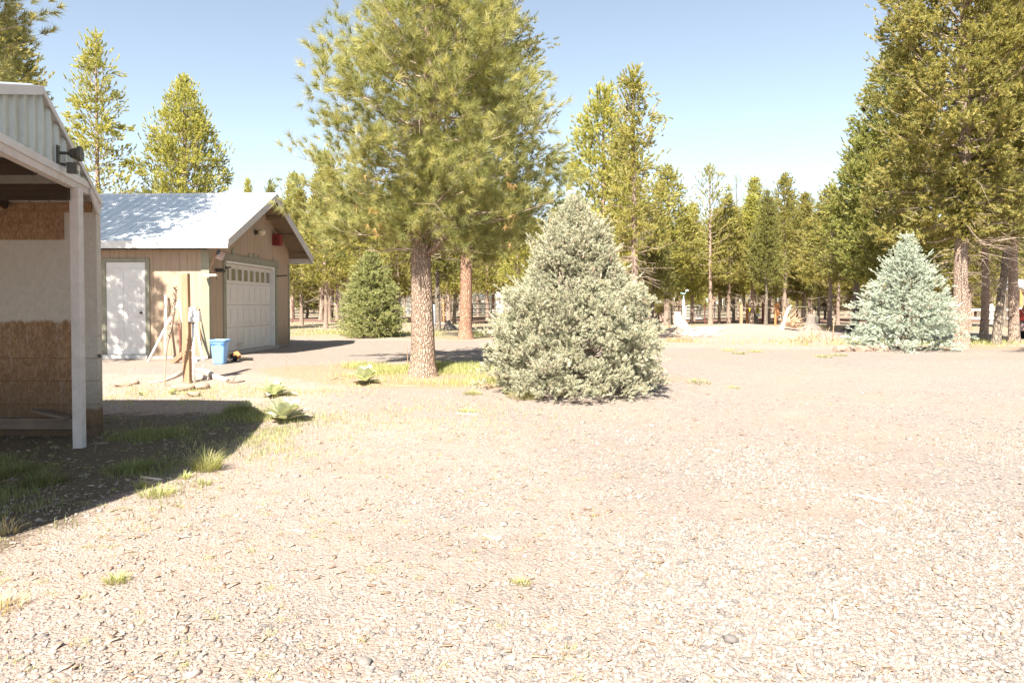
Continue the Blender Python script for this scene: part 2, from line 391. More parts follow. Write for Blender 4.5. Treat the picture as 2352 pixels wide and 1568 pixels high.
raw = n.ramp(n.math('ADD', n.math('MULTIPLY', n.math('SUBTRACT', level, sx.outputs[2]), 4.0), n.math('ADD', lim, .5)), [(.42, (0, 0, 0)), (.58, (1, 1, 1))])
pt = n.ramp(n.noise(26, 6, .75, n.mapped((1, 1, .7))), [(.3, (.40, .36, .31)), (.7, (.50, .46, .41))])
dirt = n.ramp(n.math('ADD', sx.outputs[2], n.math('MULTIPLY', n.math('SUBTRACT', blotch, .5), .7)), [(.05, (.85, .85, .85)), (.5, (.45, .45, .45)), (1, (0, 0, 0))])
cc = n.mix(raw, pt, osb(n)); cc = n.mix(n.math('MULTIPLY', raw, n.math('MULTIPLY', n.math('LESS_THAN', streak, .42), .3)), cc, (.42, .36, .3))
cc = n.mix(dirt, cc, (.09, .065, .045))
M['worn'] = n.done(cc, .9, .15, 0, n.bump(n.noise(40, 6), .5, .006))
M['old_board'] = wood('old_grey_board', (.12, .09, .07), (.22, .17, .13), 0)
M['new_wood'] = wood('tan_post_wood', (.31, .185, .105), (.43, .28, .18), 2)
M['pvc'] = plain('white_pvc', (.78, .76, .74), .4, .04, 4)
M['rock'] = plain('brown_rock', (.32, .235, .18), .95, .25, 6, bump=.8, grime=(.26, .18, .13))
M['pale_wood'] = wood('bleached_log_wood', (.50, .40, .31), (.68, .58, .48), 0)
M['blue_plastic'] = plain('blue_plastic', (.20, .40, .76), .42, .05, 3, spec=.4)
M['rust'] = plain('rusty_orange_steel', (.45, .20, .08), .8, .3, 12, bump=.4, grime=(.2, .08, .04))
M['darkrust'] = plain('dark_red_steel', (.16, .055, .04), .7, .2, 12)
M['galv'] = plain('galvanised_pipe', (.50, .55, .56), .35, .06, 6, spec=.5)
M['pipe_dark'] = plain('dark_gate_pipe', (.14, .13, .11), .5, .15, 6)
M['stump_white'] = wood('bleached_stump_wood', (.50, .42, .33), (.68, .60, .50), 2)
M['stump_grey'] = wood('grey_stump_wood', (.16, .135, .115), (.28, .24, .21), 2)
M['root_wood'] = wood('root_wood', (.28, .17, .10), (.46, .33, .23), 2)
M['red'] = plain('red_paint', (.20, .03, .025), .6, .15, 8)
M['yellow'] = plain('yellow_sign', (.72, .55, .05), .5, .05, 8)
M['charred'] = plain('charred_wood', (.035, .03, .025), .95, .3, 12, bump=.6)

# ------------------------------------------------------------------ the open shed at the left
P0 = np.array([-4.85, 8.0]); U = np.array([-.27, .96]); U /= np.linalg.norm(U); Nn = np.array([U[1], -U[0]])
def gp(t, z, o=0): return np.array([P0[0] + U[0] * t + Nn[0] * o, P0[1] + U[1] * t + Nn[1] * o, z])
TPK, ZPK, TE, ZE, TN, ZN = -1.15, 3.69, .86, 2.86, -5.5, 2.50
def roofz(t): return float(np.interp(t, [TN, TPK, TE], [ZN, ZPK, ZE]))
base = np.array([-6.5, 7.0, 0.0])
shed = thing('shed', base, 'open-sided shed with corrugated gable, white post and peeling painted board wall at the left edge', 'shed')
LX = np.array([-8., 0, 0])
b = MB()
TB = -3.6; ZB = float(np.interp(TB, [TN, TPK], [ZN, ZPK])); CN = np.array([-4.22, 2.76, 2.56])  # near roof corner out of view, cut back to shape the shed's shadow
for (t0, z0_), (t1, z1_) in (((TE, ZE), (TPK, ZPK)), ((TPK, ZPK), (TB, ZB))):
    A, B = gp(t0, z0_, .05), gp(t1, z1_, .05)
    if t0 == TE: b.prism([A, B, B + LX, A + LX], (0, 0, -.02))
    else: b.prism([A + [0, 0, 0.001], A + LX + [0, 0, .001], B + LX, B], (0, 0, -.02)); b.prism([B + [0, 0, -.002], B + LX + [0, 0, -.002], CN + LX, CN], (0, 0, -.02))
    d = B - A; 
    for k in range(34):
        o_ = LX * (k + .35) / 34
        b.frame(A + o_ + [0, 0, .001 if t0 == TE else .002], d, LX / 34 * .12, (0, 0, .018))
roof = b.build('roof', M['metal_roof'], shed)
b = MB()
for (t0, z0_), (t1, z1_) in (((TE - .02, ZE), (TPK, ZPK)), ((TPK, ZPK), (TB + .02, ZB))):
    A, B = gp(t0, z0_ - .022, -.02), gp(t1, z1_ - .022, -.02)
    b.prism([A, B, B + LX * .98, A + LX * .98] if t0 == TE - .02 else [A, A + LX * .98, B + LX * .98, B], (0, 0, -.006))
    d = B - A
    for k in range(34):
        b.frame(A + LX * .98 * (k + .35) / 34 + [0, 0, -.022], d, LX / 34 * .2, (0, 0, .014))
b.build('roof_underside', M['under_metal'], shed)
b = MB()      # corrugated gable: real ribs
prof_ = []; t = TB + .03
step = .2286; k = 0
while t < .72:
    for dt, o_ in ((0, 0), (.07, 0), (.075, .006), (.09, .006), (.095, 0), (.165, 0), (.18, .034), (.205, .034)):
        if t + dt < .72: prof_.append((t + dt, o_))
    t += step
V_ = []; Fq = []
for t, o_ in prof_:
    V_ += [gp(t, 2.965, o_ + .004), gp(t, max(roofz(t) - .03, 2.97), o_ + .004)]
for i in range(len(prof_) - 1): Fq.append((2 * i, 2 * i + 2, 2 * i + 3, 2 * i + 1))
b.add(V_, Fq); gob = b.build('gable_panel', M['gable_metal'], shed)
sm = gob.modifiers.new('thick', 'SOLIDIFY'); sm.thickness = .002
b = MB()      # rake trims and header trims
def strip(t0, z0_, t1, z1_, h, o_, th=.012):
    b.prism([gp(t0, z0_, o_), gp(t1, z1_, o_), gp(t1, z1_ - h, o_), gp(t0, z0_ - h, o_)], (Nn[0] * th, Nn[1] * th, 0))
strip(TB, ZB - .001, TPK, ZPK - .001, .085, .052); strip(TPK, ZPK - .001, TE, ZE - .001, .06, .0525)
b.build('rake_trim', M['rake_grey'], shed)
b = MB(); strip(TB, 3.03, .50, 3.03, .075, .028, .016); b.build('header_trim', M['rake_grey'], shed)
b = MB(); b.frame(gp(TB, 2.885, -.06), gp(.48, 0) - gp(TB, 0), (Nn[0] * .085, Nn[1] * .085, 0), (0, 0, .075)); b.build('header_beam', M['post_paint'], shed)
b = MB(); b.prism([gp(.45, 2.99, .03), gp(.86, ZE - .07, .03), gp(.78, 2.70, .03), gp(.70, 2.70, .03), gp(.42, 2.90, .03)], (Nn[0] * .02, Nn[1] * .02, 0)); b.build('eave_bracket', M['post_paint'], shed)
b = MB(); gz = float(zg(-4.85, 8)) - .05
b.frame(np.array([-4.885, 7.95, gz]), (.105, -.0, 0), (0, .09, 0), (0, 0, 2.89 - gz)); b.build('post', M['post_paint'], shed, bevel=.006)
b = MB(); b.frame((-4.9, 3.0, -.05), (.14, 0, 0), (0, .14, 0), (0, 0, 2.7)); b.build('post', M['post_paint'], shed, bevel=.006)
XR = -5.05; YW = 8.75
b = MB(); b.frame((XR - 7, YW, 1.22), (7, 0, 0), (0, .09, 0), (0, 0, 1.66)); 
zb = [-.06, .12, .39, .68, .953, 1.23]
for i in range(5):
    z0_, z1_ = zb[i], zb[i + 1]
    b.prism([(XR - 7, YW - .016, z0_), (XR - 7, YW + .09, z0_), (XR - 7, YW + .09, z1_ - .004), (XR - 7, YW - .002, z1_ - .004)], (7.0, 0, 0))
b.build('board_wall', M['worn'], shed)
b = MB(); b.frame((XR - 7, YW - .014, 2.72), (7 - .05, 0, 0), (0, .0125, 0), (0, 0, .12)); b.build('osb_strip', M['osb'], shed)
b = MB(); b.frame((-7.3, YW - .028, 2.39), (1.86, 0, 0), (0, .027, 0), (0, 0, .345)); b.build('osb_panel', M['osb'], shed)
b = MB(); b.frame((XR - 7, YW - .03, 2.86), (7, 0, 0), (0, .05, 0), (0, 0, .022)); b.build('wall_cap', M['post_paint'], shed)
for yy, z0_, hh in ((7.0, 2.865, .165), (7.9, 2.75, .175), (6.85, 3.35, .2), (5.3, 2.80, .17)):
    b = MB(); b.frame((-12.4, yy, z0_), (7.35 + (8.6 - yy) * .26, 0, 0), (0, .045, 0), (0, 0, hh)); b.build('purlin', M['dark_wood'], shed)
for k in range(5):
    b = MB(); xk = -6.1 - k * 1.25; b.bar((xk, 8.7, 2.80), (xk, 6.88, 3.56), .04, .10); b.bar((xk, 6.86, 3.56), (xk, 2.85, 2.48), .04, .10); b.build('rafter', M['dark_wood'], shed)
b = MB(); b.frame((XR - 7, YW - .09, .10), (6.85, 0, 0), (0, .06, 0), (0, 0, .13)); b.build('sill_board', M['old_board'], shed)
b = MB(); b.prism([(-5.75, YW - .2, .35), (-5.35, YW - .2, .26), (-5.35, YW - .2, .22), (-5.75, YW - .2, .33)], (0, .12, .0)); b.build('shelf', M['old_board'], shed)
b = MB(); b.frame((-12.05, 2.9, -.05), (.08, 0, 0), (0, 5.8, 0), (0, 0, 2.6)); b.build('end_wall', M['worn'], shed)
b = MB(); b.tube([(-7, 7.55, 3.02), (-6.3, 7.5, 2.98), (-5.8, 7.5, 3.06), (-5.6, 7.6, 3.2)], .007, 6); b.build('hanging_wire', M['pvc'], shed)
b = MB(); b.box((-5.02, YW - .02, .98), (.035, .02, .04)); b.build('hook', M['dark_metal'], shed)
# twin flood light on the gable
fl = thing('security_light', gp(-.64, 3.05), 'dark twin-head security light mounted on the corrugated shed gable', 'security light')
b = MB(); c = gp(-.64, 3.13, .03); b.frame(c + [-.0, -.03, -.09], (Nn[0] * .02, Nn[1] * .02, 0), (U[0] * .06, U[1] * .06, 0), (0, 0, .19)); b.build('bracket', M['dark_metal'], fl, bevel=.004)
N3 = np.array([Nn[0], Nn[1], 0])
b = MB(); c = gp(-.61, 3.16, .04); b.tube([c, c + N3 * .06, c + N3 * .09], [.016, .016, .022], 10)
b.tube([c + N3 * .085, c + N3 * .10, c + N3 * .16, c + N3 * .165, c + N3 * .2, c + N3 * .2], [.03, .045, .068, .078, .078, .03], 12)
h = b.build('flood_head', M['dark_metal'], fl)
b = MB(); c = gp(-.61, 3.05, .04); b.tube([c, c + N3 * .05 + [0, 0, -.01]], [.014, .02], 8); d_ = N3 * .8 + [0, 0, -.6]
c2 = c + N3 * .05; b.box(c2 + N3 * .06 + [0, 0, -.04], (.09, .08, .11), rz=.28); b.build('sensor_head', M['dark_metal'], fl, bevel=.012)
b = MB(); b.box(c2 + N3 * .115 + [0, 0, -.04], (.02, .05, .055), rz=.28); b.build('lens', M['lamp_lens'], fl, bevel=.004)

# ------------------------------------------------------------------ the garage
KX, KY, TT = -6.92, 16.4, .0327
def ga(a, bb, z): return np.array([KX - a + TT * bb, KY + TT * a + bb, z])
def gbox(mb, a0, a1, b0, b1, z0_, z1_): 
    o = ga(a0, b0, z0_); return mb.frame(o, ga(a1, b0, z0_) - o, ga(a0, b1, z0_) - o, (0, 0, z1_ - z0_))
def gb_of_px(px):      # b on the front wall seen at pixel column px
    k = (px - 1176) / F; return (KX - k * KY) / (k - TT)
BW = 5.34; SL = 1.48 / 3.07; ZEV = 3.03; BR = 2.67; ZR = 4.51
def rz(bb): return ZR - abs(bb - BR) * SL
gar = thing('garage', ga(4.5, 2.67, .4), 'tan garage with white metal roof and white sectional door, in the left background', 'garage')
b = MB(); gbox(b, .06, 9, 0, .1, .44, 2.86); gbox(b, .1, 9, BW - .1, BW, .44, 2.86); gbox(b, 8.9, 9, .1, BW - .1, .44, 2.86); b.build('side_wall', M['side_siding'], gar)
b = MB(); gbox(b, 0, .06, -.005, .93, .42, 2.66); gbox(b, 0, .06, 4.1, BW, .42, 2.66)
b.prism([ga(0, -.005, 2.661), ga(0, BW, 2.661), ga(0, BW, rz(BW) - .12), ga(0, BR, ZR - .12), ga(0, -.005, rz(0) - .12)], (-.06, TT * .06, 0))
b.build('front_wall', M['front_siding'], gar)
b = MB(); gbox(b, .02, 9.02, -.03, BW + .03, .2, .43); gbox(b, -.12, .3, .9, 4.15, .22, .45); b.build('foundation', M['concrete'], gar)
b = MB()
for sgn in (-1, 1):
    e = BR + sgn * 3.07
    P_ = [ga(-.6, e, ZEV), ga(9.4, e, ZEV), ga(9.4, BR, ZR), ga(-.6, BR, ZR)]
    b.prism(P_ if sgn < 0 else P_[::-1], (0, 0, -.015))
    d = ga(0, BR, ZR) - ga(0, e, ZEV)
    for k in range(43):
        a0 = -.58 + k * .2325; b.frame(ga(a0, e, ZEV + .0005), d, (-.024, 0, 0), (0, 0, .013))
b.tube([ga(-.61, BR, ZR + .005), ga(9.4, BR, ZR + .005)], .045, 8)
b.build('roof', M['metal_roof'], gar)
b = MB()
for sgn in (-1, 1):
    e = BR + sgn * 3.03
    P_ = [ga(-.56, e, ZEV - .002), ga(9.38, e, ZEV - .002), ga(9.38, BR, ZR - .022), ga(-.56, BR, ZR - .022)]
    b.prism(P_ if sgn < 0 else P_[::-1], (0, 0, -.02))
b.build('soffit', M['soffit'], gar)
b = MB(); gbox(b, -.6, 9.4, -.425, -.4, 2.86, 3.022); b.build('eave_fascia', M['white_paint'], gar); b = MB(); gbox(b, -.6, 9.4, BR + 3.07, BR + 3.095, 2.86, 3.022); b.build('eave_fascia', M['white_paint'], gar)
for sgn in (-1, 1):
    e = BR + sgn * 3.07
    b = MB(); b.prism([ga(-.6, e, ZEV + .012), ga(-.6, BR, ZR + .012), ga(-.6, BR, ZR - .2), ga(-.6, e, ZEV - .175)], (.022, 0, 0))
    b.prism([ga(-.623, e, ZEV + .025), ga(-.623, BR, ZR + .025), ga(-.623, BR, ZR - .075), ga(-.623, e, ZEV - .075)], (.012, 0, 0))
    b.build('rake_board', M['rake_grey'], gar)
for bb in (.35, 1.3, 2.67, 3.5, 4.35, 5.3):
    b = MB(); zt = rz(bb) - .05 - (.02 if bb != 2.67 else .0); b.frame(ga(-.57, bb - .02, zt - .10), ga(.05, bb, 0) - ga(-.57, bb, 0), ga(0, bb + .04, 0) - ga(0, bb, 0), (0, 0, .09)); b.build('outlooker', M['soffit'], gar)
b = MB(); 
for sgn in (-1, 1):
    e = BR + sgn * 2.7; b.prism([ga(-.001, e, rz(e) - .05), ga(-.001, BR, ZR - .05), ga(-.001, BR, ZR - .17), ga(-.001, e, rz(e) - .17)], (.02, 0, 0))
b.build('gable_trim', M['front_siding'], gar)
b = MB(); gbox(b, -.022, .16, -.024, -.001, .43, 2.86); gbox(b, -.0225, -.001, -.001, .07, .43, 2.66); b.build('corner_board', M['green_trim'], gar)
b = MB(); gbox(b, -.02, -.001, BW - .07, BW + .02, .43, 2.8); b.build('corner_board', M['green_trim'], gar)
# overhead door
od = MB(); 
for z0_, z1_ in ((.455, 1.03), (1.036, 1.6), (1.606, 2.12), (2.126, 2.61)): gbox(od, .10, .14, .95, 4.08, z0_, z1_)
for (z0_, z1_) in ((.53, .95), (1.12, 1.52), (1.69, 2.04)):
    for k in range(8):
        b0 = 1.01 + k * .385; gbox(od, .088, .0995, b0, b0 + .325, z0_, z1_)
door = od.build('garage_door', M['door_white'], gar, bevel=.005)
for k in range(8):
    b0 = 1.03 + k * .385; b = MB(); gbox(b, .094, .0985, b0, b0 + .27, 2.21, 2.5); b.build('window_pane', M['glass'], door)
b = MB()
for k in range(8):
    b0 = 1.03 + k * .385
    for q in ((b0 - .03, b0, 2.18, 2.53), (b0 + .27, b0 + .30, 2.18, 2.53), (b0, b0 + .27, 2.501, 2.53), (b0, b0 + .27, 2.18, 2.209)): gbox(b, .080, .0985, *q)
b.build('window_frame', M['door_white'], door)
b = MB(); gbox(b, -.012, .1, 4.075, 4.13, .45, 2.615); gbox(b, -.012, .1, .90, .945, .45, 2.615); gbox(b, -.012, .1, .90, 4.13, 2.617, 2.665); b.build('door_jamb', M['white_paint'], gar)
b = MB(); gbox(b, -.03, -.003, .74, .885, .43, 2.66); gbox(b, -.03, -.003, 4.14, 4.36, .43, 2.66); gbox(b, -.034, -.003, .70, 4.44, 2.675, 2.83); b.build('door_trim', M['green_trim'], gar)
# walk door
wd = MB(); gbox(wd, 1.46, 2.37, -.012, -.001, .47, 2.57)
dr = wd.build('side_door', M['white_paint'], gar)
b = MB()
for a0, a1 in ((1.56, 1.86), (1.97, 2.27)):
    for z0_, z1_ in ((.62, 1.2), (1.32, 2.02), (2.14, 2.44)): gbox(b, a0, a1, -.021, -.0125, z0_, z1_)
b.build('raised_panels', M['white_paint'], dr, bevel=.006)
b = MB(); c = ga(1.54, -.012, 1.42); b.tube([c, c + [0, -.05, 0], c + [0, -.055, 0], c + [0, -.085, 0]], [.014, .014, .03, .024], 12); b.build('handle', M['dark_metal'], dr)
b = MB(); gbox(b, 1.36, 1.455, -.03, -.001, .44, 2.66); gbox(b, 2.375, 2.47, -.03, -.001, .44, 2.66); gbox(b, 1.456, 2.374, -.03, -.001, 2.58, 2.66); b.build('door_frame', M['green_trim'], gar)
b = MB(); gbox(b, 1.4, 2.44, -.1, -.002, .36, .455); b.build('door_step', M['white_paint'], gar)
# oval patches over the garage door
for px, py, rx_, rz_ in ((536, 579, .17, .085), (573, 588, .12, .07), (584.6, 589, .13, .075), (595, 591.5, .11, .065), (627, 598, .11, .065)):
    bb = gb_of_px(px); Yp = ga(0, bb, 0)[1]; z = CAMZ + (700 - py) / F * Yp; b = MB()
    n_s = 20; V_ = [ga(-.008, bb + rz_ * math.cos(6.283 * k / n_s), z + rx_ * .62 * math.sin(6.283 * k / n_s)) for k in range(n_s)]
    b.prism(V_, (.009, 0, 0)); b.build('oval_patch', M['green_trim'], gar)
def gz_at(bb, py): return CAMZ + (700 - py) / F * ga(0, bb, 0)[1]
# gable lamp
bb = gb_of_px(587); z = gz_at(bb, 534); gl = thing('gable_lamp', ga(0, bb, z), 'small round lamp with pale globe high on the garage gable', 'outdoor lamp')
b = MB(); b.tube([ga(-.001, bb, z), ga(-.05, bb, z), ga(-.1, bb, z)], [.07, .06, .045], 14); b.build('mount', M['dark_metal'], gl)
b = MB(); b.tube([ga(-.10, bb, z), ga(-.12, bb, z), ga(-.17, bb, z), ga(-.24, bb, z), ga(-.27, bb, z)], [.05, .075, .09, .075, .04], 16); b.build('globe', plain('cream_globe', (.62, .55, .40), .4, .05), gl, smooth=True)
# red box
bb = gb_of_px(629); z = gz_at(bb, 549); rb = thing('birdhouse', ga(-.1, bb, z), 'dark red wooden box hung under the right slope of the garage roof', 'birdhouse')
b = MB(); gbox(b, -.22, -.006, bb - .1, bb + .12, z - .19, z + .13); b.build('box', M['red'], rb, bevel=.006)
b = MB(); b.tube([ga(-.11, bb - .112, z), ga(-.11, bb - .099, z)], .03, 12); b.build('entrance_hole', M['charred'], rb)
# flag on a short pole
fp = thing('flag', ga(-.02, .02, 2.36), 'small faded stars and stripes flag on a tilted pole at the near garage corner', 'flag')
p0, p1 = ga(-.03, .0, 2.39), W(499, 571, 16.3)
b = MB(); b.tube([p0, p1], .012, 8); b.build('pole', M['new_wood'], fp)
stripe_r = plain('faded_red_stripe', (.30, .15, .13), .8, .05); stripe_w = plain('faded_white_stripe', (.62, .56, .50), .8, .05)
n = NT('faded_blue_canton'); d = n.voro(24, out='Distance'); can = n.done(n.mix(n.ramp(d, [(.2, (1, 1, 1)), (.3, (0, 0, 0))]), (.14, .16, .19), (.5, .48, .45)), .8, .1)
P00 = W(499, 573, 16.3); P01 = W(489, 593, 16.35); P10 = W(519, 580, 16.3); P11 = W(514, 599, 16.3)
me = bpy.data.meshes.new('cloth'); vs_ = []; fs_ = []; mi = []; nu, nv = 16, 13
for j in range(nv + 1):
    for i in range(nu + 1):
        s_, t_ = i / nu, j / nv; p = (P00 * (1 - s_) + P10 * s_) * (1 - t_) + (P01 * (1 - s_) + P11 * s_) * t_; p = p + [0, .03 * math.sin(s_ * 9 + t_ * 2), .012 * math.sin(s_ * 7)]
        vs_.append(tuple(p - ORG[fp.name]))
for j in range(nv):
    for i in range(nu):
        fs_.append((j * (nu + 1) + i, j * (nu + 1) + i + 1, (j + 1) * (nu + 1) + i + 1, (j + 1) * (nu + 1) + i)); mi.append(2 if (j < 7 and i < 8) else (0 if j % 2 == 0 else 1))
me.from_pydata(vs_, [], fs_); [me.materials.append(m_) for m_ in (stripe_r, stripe_w, can)]
me.polygons.foreach_set('material_index', mi); co_ = bpy.data.objects.new('cloth', me); link(co_, fp)
# shelf board and lamp on the corner, rods on the trim
sh = thing('corner_shelf', ga(.0, .1, 2.25), 'short pale board fixed across the near garage corner below the flag', 'shelf board')
b = MB(); b.bar(W(467, 632, 16.25), W(499, 632, 16.25), .12, .05); b.build('board', M['pale_wood'], sh)
b = MB(); b.tube([W(497, 633, 16.25), W(497, 645, 16.25)], .008, 6); b.build('hook', M['dark_metal'], sh)
bb = .35; wl = thing('wall_lamp', ga(-.1, bb, 2.38), 'dark shallow wall lamp between the flag and the garage door', 'wall lamp')
b = MB(); b.lathe(ga(-.13, bb, 2.36), [(.10, 0), (.12, .02), (.07, .07), (.03, .09)], 16); b.build('shade', M['dark_metal'], wl); b = MB(); b.bar(ga(-.01, bb, 2.43), ga(-.13, bb, 2.43), .03); b.build('arm', M['dark_metal'], wl)
for bb, lab in ((4.25, 'dark iron rod sticking out right of the garage door'), (.86, 'dark iron rod sticking out left of the garage door windows')):
    z = gz_at(bb, 634 if bb > 3 else 615); r_ = thing('iron_rod', ga(-.03, bb, z), lab, 'iron rod', 'rods beside the garage door')
    b = MB(); L_ = .3 if bb > 3 else .12; b.tube([ga(-.03, bb, z), ga(-.03 - L_, bb, z + .015)], .018, 8); b.build('rod', M['dark_metal'], r_)
    b = MB(); b.tube([ga(-.031, bb, z), ga(-.045, bb, z)], .04, 10); b.build('base_plate', M['dark_metal'], r_)

# ------------------------------------------------------------------ stones and chips lying on the ground
ico_v = []; 
def ico():
    p = (1 + 5 ** .5) / 2
    v = np.array([(-1, p, 0), (1, p, 0), (-1, -p, 0), (1, -p, 0), (0, -1, p), (0, 1, p), (0, -1, -p), (0, 1, -p), (p, 0, -1), (p, 0, 1), (-p, 0, -1), (-p, 0, 1)], float)
    f = np.array([(0, 11, 5), (0, 5, 1), (0, 1, 7), (0, 7, 10), (0, 10, 11), (1, 5, 9), (5, 11, 4), (11, 10, 2), (10, 7, 6), (7, 1, 8), (3, 9, 4), (3, 4, 2), (3, 2, 6), (3, 6, 8), (3, 8, 9), (4, 9, 5), (2, 4, 11), (6, 2, 10), (8, 6, 7), (9, 8, 1)])
    return v / np.linalg.norm(v[0]), f
def wedge(n, y0, y1, p, rr, x0=-99, x1=99):
    u = rr.random(n * 2); yy = (y0 ** p + u * (y1 ** p - y0 ** p)) ** (1 / p)
    xx = (rr.random(n * 2) * 2 - 1) * .78 * yy
    k = (xx > x0) & (xx < x1); return xx[k][:n], yy[k][:n]
def pebbles(name, n, y0, y1, p, smed, mat, seed, accept=None):
    rr = np.random.default_rng(seed); xx, yy = wedge(n, y0, y1, p, rr)
    if accept is not None:
        k = rr.random(len(xx)) < accept(xx, yy); xx, yy = xx[k], yy[k]
    n = len(xx); v, f = ico(); sz = smed * np.exp(np.clip(rr.normal(0, .42, n), -1, .9))
    P = v[None] * (1 + rr.uniform(-.28, .28, (n, 12, 1))) * sz[:, None, None] * rr.uniform([.8, .7, .35], [1.5, 1.1, .75], (n, 3))[:, None, :]
    a = rr.uniform(0, 6.28, n); ca, sa = np.cos(a)[:, None], np.sin(a)[:, None]
    P = np.stack([P[..., 0] * ca - P[..., 1] * sa, P[..., 0] * sa + P[..., 1] * ca, P[..., 2]], -1)
    P += np.stack([xx, yy, zg(xx, yy) + sz * .12], -1)[:, None, :]
    T = f[None] + (np.arange(n) * 12)[:, None, None]
    o = mesh_obj(name, P.reshape(-1, 3), T.reshape(-1, 3), mat, var=np.repeat(rr.random(n), 12)); return o
n_ = NT('pebble_stone'); v_ = n_.attr('var')
c_ = n_.ramp(v_, [(0, (.09, .088, .09)), (.16, (.14, .13, .125)), (.30, (.23, .20, .18)), (.6, (.285, .245, .215)), (.88, (.35, .305, .27)), (.975, (.47, .42, .38)), (1, (.34, .2, .14))])
M['pebble'] = n_.done(n_.mix(.25, c_, n_.ramp(n_.noise(120, 4), [(.3, (.15, .13, .115)), (.7, (.42, .37, .33))])), .9, .2)
def gw(xx, yy): return np.clip(.14 + .86 * sstep(-3.2, 1.2, xx - .1 * yy + .3), 0, 1) * (1 - .93 * sstep(5.5, 12.5, yy)) * np.clip(3.2 * (fbm(xx * .9, yy * .9, 3) - .3), .12, 1)
o = pebbles('gravel', 150000, 2.75, 11, .85, .0072, M['pebble'], 5, gw)
tag(o, 'loose grey and cream gravel stones strewn over the driveway', 'gravel', kind='stuff')
o = pebbles('coarse_gravel', 3000, 2.75, 11, .9, .0155, M['pebble'], 6, lambda a, b: gw(a, b) * .8)
tag(o, 'larger grey stones lying among the loose gravel', 'gravel', kind='stuff')
# wood chips: flat slivers
def chips(n, seed):
    rr = np.random.default_rng(seed); xx, yy = wedge(n, 2.8, 12, .9, rr)
    n = len(xx); L = np.minimum(.009 * np.exp(rr.normal(0, .6, n)), .04); Wd = L * rr.uniform(.18, .45, n); H = .003
    a = rr.uniform(0, 6.28, n); tl = rr.normal(0, .18, n)
    base = np.array([(-1, -1, 0), (1, -.5, 0), (1, .6, 0), (-.8, 1, 0), (-1, -1, 1), (1, -.5, 1), (1, .6, 1), (-.8, 1, 1)], float)
    P = base[None] * np.stack([L, Wd, np.full(n, H)], -1)[:, None, :]
    P[..., 2] += P[..., 0] * np.sin(tl)[:, None]
    ca, sa = np.cos(a)[:, None], np.sin(a)[:, None]
    P = np.stack([P[..., 0] * ca - P[..., 1] * sa, P[..., 0] * sa + P[..., 1] * ca, P[..., 2]], -1)
    P += np.stack([xx, yy, zg(xx, yy) + .006], -1)[:, None, :]
    q = np.array([(3, 2, 1, 0), (4, 5, 6, 7), (0, 1, 5, 4), (1, 2, 6, 5), (2, 3, 7, 6), (3, 0, 4, 7)])
    T = q[None] + (np.arange(n) * 8)[:, None, None]
    return P.reshape(-1, 3), T.reshape(-1, 4), np.repeat(rr.random(n), 8)
n_ = NT('wood_chip'); M['chip'] = n_.done(n_.ramp(n_.attr('var'), [(0, (.24, .15, .10)), (.4, (.36, .26, .18)), (.75, (.46, .36, .27)), (1, (.58, .50, .42))]), .85, .2)
P, T, vv = chips(11000, 9)
tag(mesh_obj('wood_chips', P, T, M['chip'], var=vv, k=4), 'pale bark chips and wood slivers scattered over the sandy ground', 'wood chips', kind='stuff')

# ------------------------------------------------------------------ grass
def blades(xx, yy, hgt, lean, wid, rr, zz=None, az=None):
    """3-segment blades; arrays"""
    n = len(xx); a = rr.uniform(0, 6.28, n) if az is None else az; d = np.stack([np.cos(a), np.sin(a)], -1); sd_ = np.stack([-np.sin(a), np.cos(a)], -1)
    if zz is None: zz = zg(xx, yy)
    Vs = []
    for k, (t, wf) in enumerate(((0, 1), (.4, .8), (.75, .5), (1, 0))):
        off = d * (lean * hgt * t ** 1.8)[:, None]; z = zz - .004 + hgt * t * (1 - .25 * lean * t)
        for s_ in ((-1, 1) if wf else (0,)):
            p = np.stack([xx + off[:, 0] + s_ * sd_[:, 0] * wid * wf, yy + off[:, 1] + s_ * sd_[:, 1] * wid * wf, z], -1); Vs.append(p)
    Vt = np.stack(Vs, 1)     # n,7,3
    f = np.array([(0, 1, 3), (0, 3, 2), (2, 3, 5), (2, 5, 4), (4, 5, 6)])
    T = f[None] + (np.arange(n) * 7)[:, None, None]
    return Vt.reshape(-1, 3), T.reshape(-1, 3), np.repeat(np.clip(rr.normal(.5, .25, n), 0, 1), 7)
def grass_patch(name, pts, n, h, mat, seed, label, wid=.003, lean=.6, clump=0):
    """pts: list of (x, y, rx, ry, weight)"""
    rr = np.random.default_rng(seed); wt = np.array([p[4] for p in pts], float); wt /= wt.sum()
    k = rr.choice(len(pts), n, p=wt); A = np.array([p[:4] for p in pts])[k]
    xx = A[:, 0] + rr.normal(0, .5, n) * A[:, 2]; yy = A[:, 1] + rr.normal(0, .5, n) * A[:, 3]
    if clump:
        keep = fbm(xx * clump, yy * clump, 3) + rr.normal(0, .06, n) > .5; xx, yy = xx[keep], yy[keep]
    m = len(xx); P, T, vv = blades(xx, yy, h * rr.uniform(.4, 1.2, m), rr.uniform(.1, 1, m) * lean, np.full(m, wid) * rr.uniform(.6, 1.3, m), rr)
    return tag(mesh_obj(name, P, T, mat, var=vv), label, 'grass', kind='stuff')
